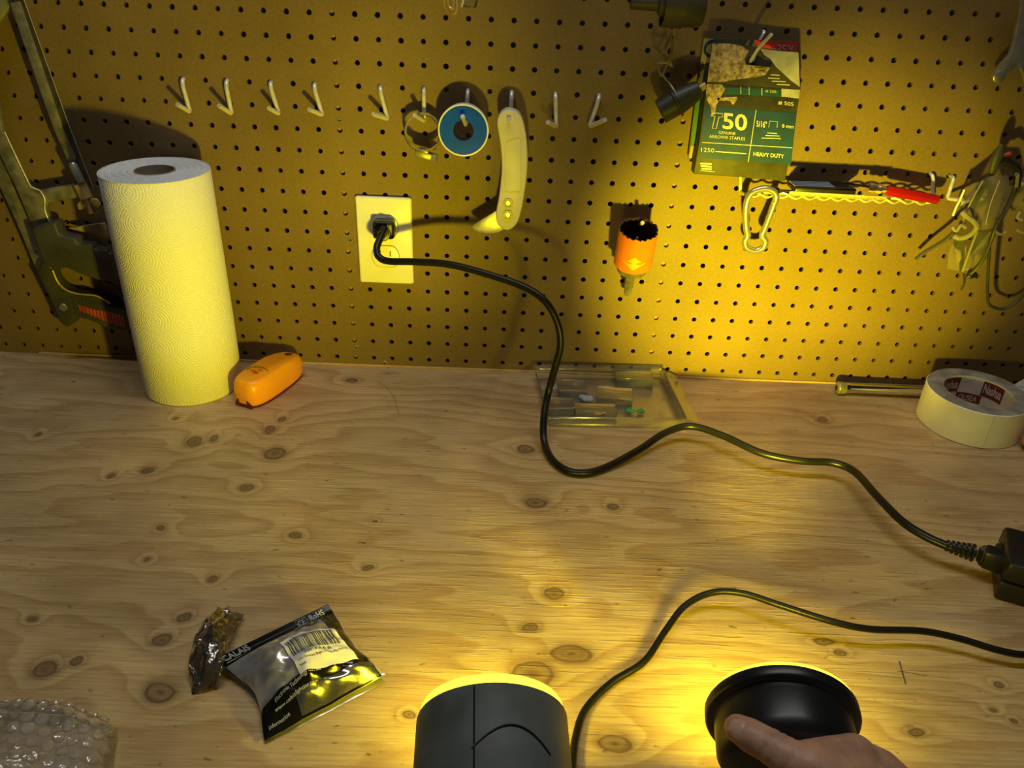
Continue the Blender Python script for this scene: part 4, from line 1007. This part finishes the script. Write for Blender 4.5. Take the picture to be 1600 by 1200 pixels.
# ================================================================== BLACK POUCH
def pouch():
    TL, TR, BR_, BL_ = BP(337, 1030, .014), BP(513, 944, .030), BP(602, 1054, .010), BP(414, 1158, .004)
    def S(u, v, off=0.0):
        p = TL * (1 - u) * (1 - v) + TR * u * (1 - v) + BL_ * (1 - u) * v + BR_ * u * v
        eu = (TR - TL).normalized(); ev = (BL_ - TL).normalized()
        p = p + eu * (.011 * math.sin(PI * v) ** 1.3 * (1 - u) ** 2) - eu * (.004 * math.sin(PI * v) * u * u)
        bulge = max(0, math.sin(PI * min(1, max(0, u)))) ** .7 * max(0, math.sin(PI * min(1, max(0, (v - .1) / .9)))) ** .8
        n1 = noise.noise(V((u * 4.3, v * 4.7, 1.3))); n2 = noise.noise(V((u * 9 + 3, v * 11, 7.7))); n3 = abs(noise.noise(V((u * 6 - v * 5, v * 6 + u * 3, 4.4))))
        amp = min(1, max(0, (v - .10) * 6)) * min(1, (1 - v) * 8 + .2)
        z = .026 * bulge + amp * (.0045 * n1 + .0022 * n2 - .005 * n3 * (.35 + bulge * .3))
        p.z = max(.0015, p.z * (1 if v < .15 else 1) + z) + off
        return p
    c = S(.5, .5); t = thing('foil_pouch', V((c.x, c.y, 0)), 'torn black and silver foil pouch with white barcode label on the bench', 'pouch')
    b = MB().grid(lambda u, v: S(u, v), 56, 56).grid(lambda u, v: V((S(u, v).x, S(u, v).y, max(.0006, (S(u, v).z - .004) * .25 * (1 if v > .2 else 3)))), 20, 20)
    film = b.build('pouch_film', M_film, t)
    def zone(name, u0, u1, v0, v1, m, off=.0004, par=None): return MB().grid(lambda u, v: S(u, v, off), max(3, int(56 * (u1 - u0))), max(2, int(56 * (v1 - v0))), u0, u1, v0, v1).build(name, m, par or film)
    zone('black_header', 0, 1, 0, .135, M_inkblack, .0006)
    zone('seal_line', 0, 1, .060, .066, M_inkgrey, .0009)
    zone('black_side', .86, 1, .135, .80, M_smokesolid, .0005)
    # bottom print follows a slanted edge
    def Z2(u, v): return S(u, .74 + .26 * v + .05 * (1 - v) * (u - .3), .0006)
    MB().grid(Z2, 50, 16, 0, .97, 0, 1).build('black_footer', M_inkblack, film)
    def Z3(u, v): return S(.30 + .66 * u, .86 + .13 * v - .05 * u * (1 - v) * .4, .0010 + .002 * math.sin(PI * v) * math.sin(PI * u))
    MB().grid(Z3, 36, 8).build('foil_fold', M_foil, film)
    def Z4(u, v): return S(.60 + .22 * u, .15 + .10 * v, .0008)
    MB().grid(Z4, 14, 6).build('foil_glint', M_foil, film)
    # label
    def Lb(a, b_, off=.0014):
        u = .385 + .50 * a + .045 * b_ * 0; v = .365 + .40 * b_ + .05 * a
        return S(u, v, off)
    lab = MB().grid(lambda a, b_: Lb(a, b_), 30, 24).build('barcode_label', M_label, film)
    random.seed(11); x = .06; bars = MB()
    while x < .93:
        wd = random.choice((.006, .006, .011, .016)); 
        bars.grid(lambda a, b_: Lb(a, b_, .0018), 1, 8, x, x + wd, .08, .50); x += wd + random.choice((.007, .007, .012, .017))
    bars.build('barcode', M_ink, lab, smooth=False)
    def lt(a0, a1, b0, b1): return lambda u, v: Lb(a0 + (a1 - a0) * u, b1 + (b0 - b1) * v, .0018)
    text('lettering', 'X0013UL4UR', M_ink, lab, lt(.22, .72, .53, .62), 1, 1)
    text('lettering', 'Calais Extremely Bright...x Plug-n-Play Pod (4)', M_ink, lab, lt(.06, .94, .67, .74), 1, 1)
    text('lettering', 'New', M_ink, lab, lt(.06, .17, .80, .87), 1, 1)
    hd = film.children[0]
    def ht(u0, u1, v0, v1, off=.0011): return lambda u, v: S(u0 + (u1 - u0) * u, v1 + (v0 - v1) * v, off)
    text('lettering', 'CALAIS', M_silverink, hd, ht(.03, .26, .015, .085), 1, 1, bold=.01)
    zone('fine_print', .03, .26, .105, .116, M_silverink, .0012, hd)
    text('lettering', 'CE', M_silverink, hd, ht(.695, .755, .035, .100), 1, 1)
    fr_ = [(.68, .02), (.77, .02), (.77, .115), (.68, .115)]
    MB().tube([S(u, v, .0010) for u, v in fr_], .00025, 5, True).build('mark_frame', M_silverink, hd)
    text('lettering', 'RoHS', M_silverink, hd, ht(.80, .93, .030, .105), 1, 1, bold=.02)
    ft = film.children[3]
    text('lettering', 'Electronic Technology Co., Ltd', M_silverink, ft, ht(.14, .56, .755, .80), 1, 1)
    text('lettering', 'www.calaislighting.com', M_silverink, ft, ht(.12, .50, .835, .875), 1, 1)
    text('lettering', 'Information', M_silverink, ft, ht(.05, .22, .915, .95), 1, 1)
M_smokesolid = mat('dark_smoky_film', (.055, .05, .035), .2, .3, var=.3, bump=.2, bscale=80)
pouch()
def torn_strip():
    t = None
    A = [BP(342, 948, .012), BP(324, 966, .016), BP(308, 990, .016), BP(299, 1015, .012), BP(294, 1048, .006), BP(300, 1084, .002)]
    B = [BP(382, 962, .004), BP(368, 984, .008), BP(357, 1006, .012), BP(352, 1032, .014), BP(346, 1058, .010), BP(338, 1074, .003)]
    A = spline(A, 5); B = spline(B, 5); n = len(A)
    def S(u, v):
        i = u * (n - 1); k = min(int(i), n - 2); f = i - k
        p = A[k].lerp(A[k + 1], f).lerp(B[k].lerp(B[k + 1], f), v)
        p.z += .008 * math.sin(PI * v) * math.sin(PI * u) + .0045 * noise.noise(V((u * 7, v * 4, 2.2))) + .003 * abs(noise.noise(V((u * 13, v * 8, 5))))
        p.z = max(.001, p.z); return p
    o = MB().grid(S, 40, 16).build('torn_film_strip', M_smoke, solid=.0004)
    tag(o, 'crumpled strip of smoky clear film torn off the foil pouch', 'film strip')
torn_strip()

# ================================================================== BUBBLE WRAP
def bubbles():
    C = V((-.376, -.655, .0)); rx, ry, H = .106, .082, .040
    def S(u, v):
        x = u * 2 - 1; y = v * 2 - 1
        k = max(0, 1 - abs(x) ** 4) ** .5 * max(0, 1 - abs(y) ** 4) ** .5
        z = H * k ** .8 * (.75 + .25 * noise.noise(V((u * 3, v * 3, .5)))) + .004 * noise.noise(V((u * 9, v * 9, 3))) * k
        x, y = x * (1 - .12 * y ** 4), y * (1 - .12 * x ** 4)
        return C + V((x * rx + .004 * noise.noise(V((v * 5, u * 2, 1))), y * ry + .004 * noise.noise(V((u * 6, v, 8))), max(.0008, z)))
    t = thing('bubble_wrap', C, 'crumpled heap of clear bubble wrap at the lower left corner', 'bubble wrap')
    MB().grid(S, 50, 44).build('film_sheet', M_bubble, t)
    b = MB(); r = .0048; nx = 20; ny = 17
    for j in range(ny):
        for i in range(nx):
            u = (i + .5 + .5 * (j % 2)) / (nx + .5); v = (j + .5) / ny
            p = S(u, v); du = (S(min(1, u + .02), v) - S(max(0, u - .02), v)); dv = (S(u, min(1, v + .02)) - S(u, max(0, v - .02)))
            nn = du.cross(dv).normalized()
            if nn.z < 0: nn = -nn
            s = random.uniform(.75, 1.1)
            b.lathe([(r * s, 0), (r * s * .92, r * .35), (r * s * .6, r * .62 * random.uniform(.6, 1)), (0, r * .7 * random.uniform(.5, 1))], p, nn, 9)
    o = b.build('bubbles', M_bubble, t); o['kind'] = 'stuff'
bubbles()

# ================================================================== LAMPS (each lamp carries its own light)
def lamp_light(name, par, loc, axis, energy, radius, spot=None, blend=.6):
    if spot:
        l = bpy.data.lights.new(name, 'SPOT'); l.spot_size = math.radians(spot); l.spot_blend = blend; l.shadow_soft_size = radius
    else:
        l = bpy.data.lights.new(name, 'AREA'); l.shape = 'DISK'; l.size = radius * 2
    l.color = LAMP_COLOR; l.energy = energy
    o = bpy.data.objects.new(name, l); COL.objects.link(o); o.parent = par
    o.location = V(loc) - par.location; o.rotation_euler = V(axis).to_track_quat('-Z', 'Y').to_euler()
    return o
def grey_lamp():
    a = V((-.055, .972, .20)).normalized(); C = V((-.002, -.624, .076)); R = .0495
    t = thing('work_lamp', V((C.x, C.y - .03, 0)), 'dark grey drum shaped lamp with glowing yellow rim at the bottom edge', 'lamp')
    bd = MB().lathe([(R - .004, .001), (R - .0006, .001), (R, -.001), (R + .0006, -.070), (R - .003, -.076), (0, -.078)], C, a, 72).build('drum', M_grey, t)
    x, y, _ = frame(a)
    th = math.radians(104); d = x * math.cos(th) + y * math.sin(th)
    # find seam direction on the top side
    tops = V((-.25, 0, 1)); tops = (tops - a * tops.dot(a)).normalized()
    MB().tube([C + tops * (R + .0001) - a * .001, C + tops * (R + .0006) - a * .070], .0006, 6).build('mould_seam', M_slot, bd)
    t2 = V((.22, 0, 1)); t2 = (t2 - a * t2.dot(a)).normalized(); s2 = a.cross(t2).normalized()
    MB().tube([C + (t2 * math.cos(q) + s2 * math.sin(q)) * (R + .0004) - a * (.040 - .014 * math.cos(q * 3.0)) for q in [(-.5 + k / 16) for k in range(17)]], .0008, 6).build('moulded_arc', M_black, bd)
    MB().lathe([(0, .010), (R * .80, .010), (R - .0035, .0085), (R - .0022, .006), (R - .0022, .0005), (R - .004, 0)], C, a, 72).build('lens', M_glow, t)
    lamp_light('work_lamp_light', t, C + a * .013, WP(235, 150) - C, 21.5, .018, 80, 1.0)
    lamp_light('work_lamp_flood', t, C + a * .012, V((-.15, .85, -.55)).normalized(), .56, .018)
def black_lamp():
    a = V((.13, .985, .06)).normalized(); C = V((.1915, -.614, .077)); R = .0500
    t = thing('round_lamp', V((C.x, C.y - .03, 0)), 'black round lamp with wide flange held in the hand', 'lamp')
    MB().lathe([(R - .006, .004), (R - .001, .004), (R, .003), (R, -.003), (R - .0015, -.005), (R - .0055, -.006)], C, a, 72).build('flange', M_black, t)
    MB().lathe([(R - .0055, -.0055), (R - .0058, -.028), (R - .009, -.036), (R - .018, -.042), (0, -.044)], C, a, 72).build('bowl', M_black, t)
    MB().lathe([(0, .0085), (R * .7, .0085), (R - .004, .0080), (R - .0012, .0062), (R - .0012, .0036), (R - .005, .0035)], C, a, 72).build('lens', M_glow, t)
    lamp_light('round_lamp_light', t, C + a * .013, WP(1222, 415) - C, 60, .016, 53, 1.0)
    lamp_light('round_lamp_flood', t, C + a * .012, (a - V((0, 0, .25))).normalized(), .62, .020)
    dirv = (BP(780, 800, 0) - C).normalized()
    lamp_light('round_lamp_side_light', t, C + a * .013 + V((-.03, 0, -.02)), dirv, 9, .008, 18, 1.0)
    return C, a, R
grey_lamp()
LC2, LA2, LR2 = black_lamp()

# ================================================================== HAND
def hand():
    # thumb laid over the bowl, fingers curled round its far side, wrist off to the lower right
    J = {'tip': (BP(1153, 1138, .1135), .0086), 'dist': (BP(1172, 1149, .1145), .0102), 'mid': (BP(1190, 1159, .1145), .0101), 'ip': (BP(1208, 1169, .1145), .0111), 'prox': (BP(1232, 1184, .1135), .0112),
         'mcp': (BP(1262, 1199, .111), .0150), 'cmc': (BP(1330, 1250, .100), .0200), 'wrist': (BP(1500, 1390, .082), .026), 'arm1': (BP(1590, 1500, .082), .029), 'arm2': (BP(1700, 1640, .084), .033)}
    K = [(BP(1334, 1186, .098), .0132), (BP(1376, 1204, .086), .0130), (BP(1412, 1236, .074), .0125), (BP(1440, 1278, .062), .0115)]
    caps = []
    def chain(pts):
        for p, q in zip(pts, pts[1:]): caps.append((p, q))
    chain([J[k] for k in ('tip', 'dist', 'mid', 'ip', 'prox', 'mcp', 'cmc', 'wrist', 'arm1', 'arm2')])
    c, a = LC2, LA2; side = V((1, -.13, 0)).normalized()
    for i in range(4):
        back = -.017 - .0165 * i; R = LR2 + (.004, .002, .0, -.003)[i]; r = (.0090, .0092, .0087, .0076)[i]; k = (1, 1.05, 1, .9)[i]
        def at(deg, rr): q = math.radians(deg); return c + a * back + (side * math.cos(q) + V((0, 0, 1)) * math.sin(q)) * rr
        chain([(J['wrist'][0], .021), (J['cmc'][0].lerp(K[i][0], .55), .0165), K[i], (at(-20, R + .008), r * 1.08), (at(-62, R + .0065), r), (at(-96 * k, R + .0055), r * .92), (at(-116 * k, R + .0045), r * .82)])
    chain(K); chain([J['cmc'], (K[0][0], .015), J['mcp']]); chain([(J['mcp'][0].lerp(K[0][0], .5) + V((.002, -.010, -.004)), .0140), J['cmc'], K[1], K[2]])
    m = MB()
    for (p, r0), (q, r1) in caps:
        n = 6; d = q - p
        m.tube([p + d * (t / n) for t in range(n + 1)], [r0 + (r1 - r0) * t / n for t in range(n + 1)], 20)
        m.sphere(p, r0, 20, 12); m.sphere(q, r1, 20, 12)
    o = m.build('hand', M_skin)
    md = o.modifiers.new('join', 'REMESH'); md.mode = 'VOXEL'; md.voxel_size = .0016; md.use_smooth_shade = True
    sm = o.modifiers.new('smooth', 'SMOOTH'); sm.factor = .5; sm.iterations = 9
    dg = bpy.context.evaluated_depsgraph_get(); m2 = bpy.data.meshes.new_from_object(o.evaluated_get(dg))
    # skin folds over the thumb joints
    ip = J['ip'][0]; ax = (J['prox'][0] - J['dist'][0]).normalized(); L0 = o.location.copy()
    for v in m2.vertices:
        p = v.co + L0; t = (p - ip).dot(ax); rad = (p - ip - ax * t).length
        if rad < .016 and abs(t) < .02:
            f = 0
            for cc, wd, dp in ((-.0035, .0008, .0006), (.0, .0009, .0008), (.0036, .0008, .0006), (.011, .001, .0005)): f += dp * math.exp(-((t - cc - .0012 * math.sin(rad * 900 + p.x * 500)) / wd) ** 2)
            v.co -= v.normal * f
    o.modifiers.clear(); old = o.data; o.data = m2; bpy.data.meshes.remove(old); m2.name = 'hand'
    m2.polygons.foreach_set('use_smooth', [True] * len(m2.polygons))
    m2.materials.clear(); m2.materials.append(M_skin)
    tag(o, 'bare hand with thumb gripping the black round lamp from the right', 'hand')
    # thumb nail on top of the end joint, facing the camera
    d = (J['tip'][0] - J['dist'][0]).normalized(); up = (CAMC - J['dist'][0]).normalized(); up = (up + V((-.35, .15, 0))).normalized(); up = (up - d * up.dot(d)).normalized(); s_ = d.cross(up).normalized()
    cc = J['dist'][0].lerp(J['tip'][0], .60); rr = .0093
    def S(u, v):
        th = (u - .5) * 1.45; L = (v - .5) * .0125; wd = 1 - .25 * max(0, v - .7) / .3 * abs(u - .5) * 2
        return cc + d * (L - .001 * (2 * (u - .5)) ** 2 * (1 if v > .5 else -1)) + (up * math.cos(th) + s_ * math.sin(th) * wd) * (rr * (1.0 - .25 * max(0, v - .5)))
    n = MB().grid(S, 10, 10).build('thumb_nail', M_nail, o, solid=.0005)
hand()
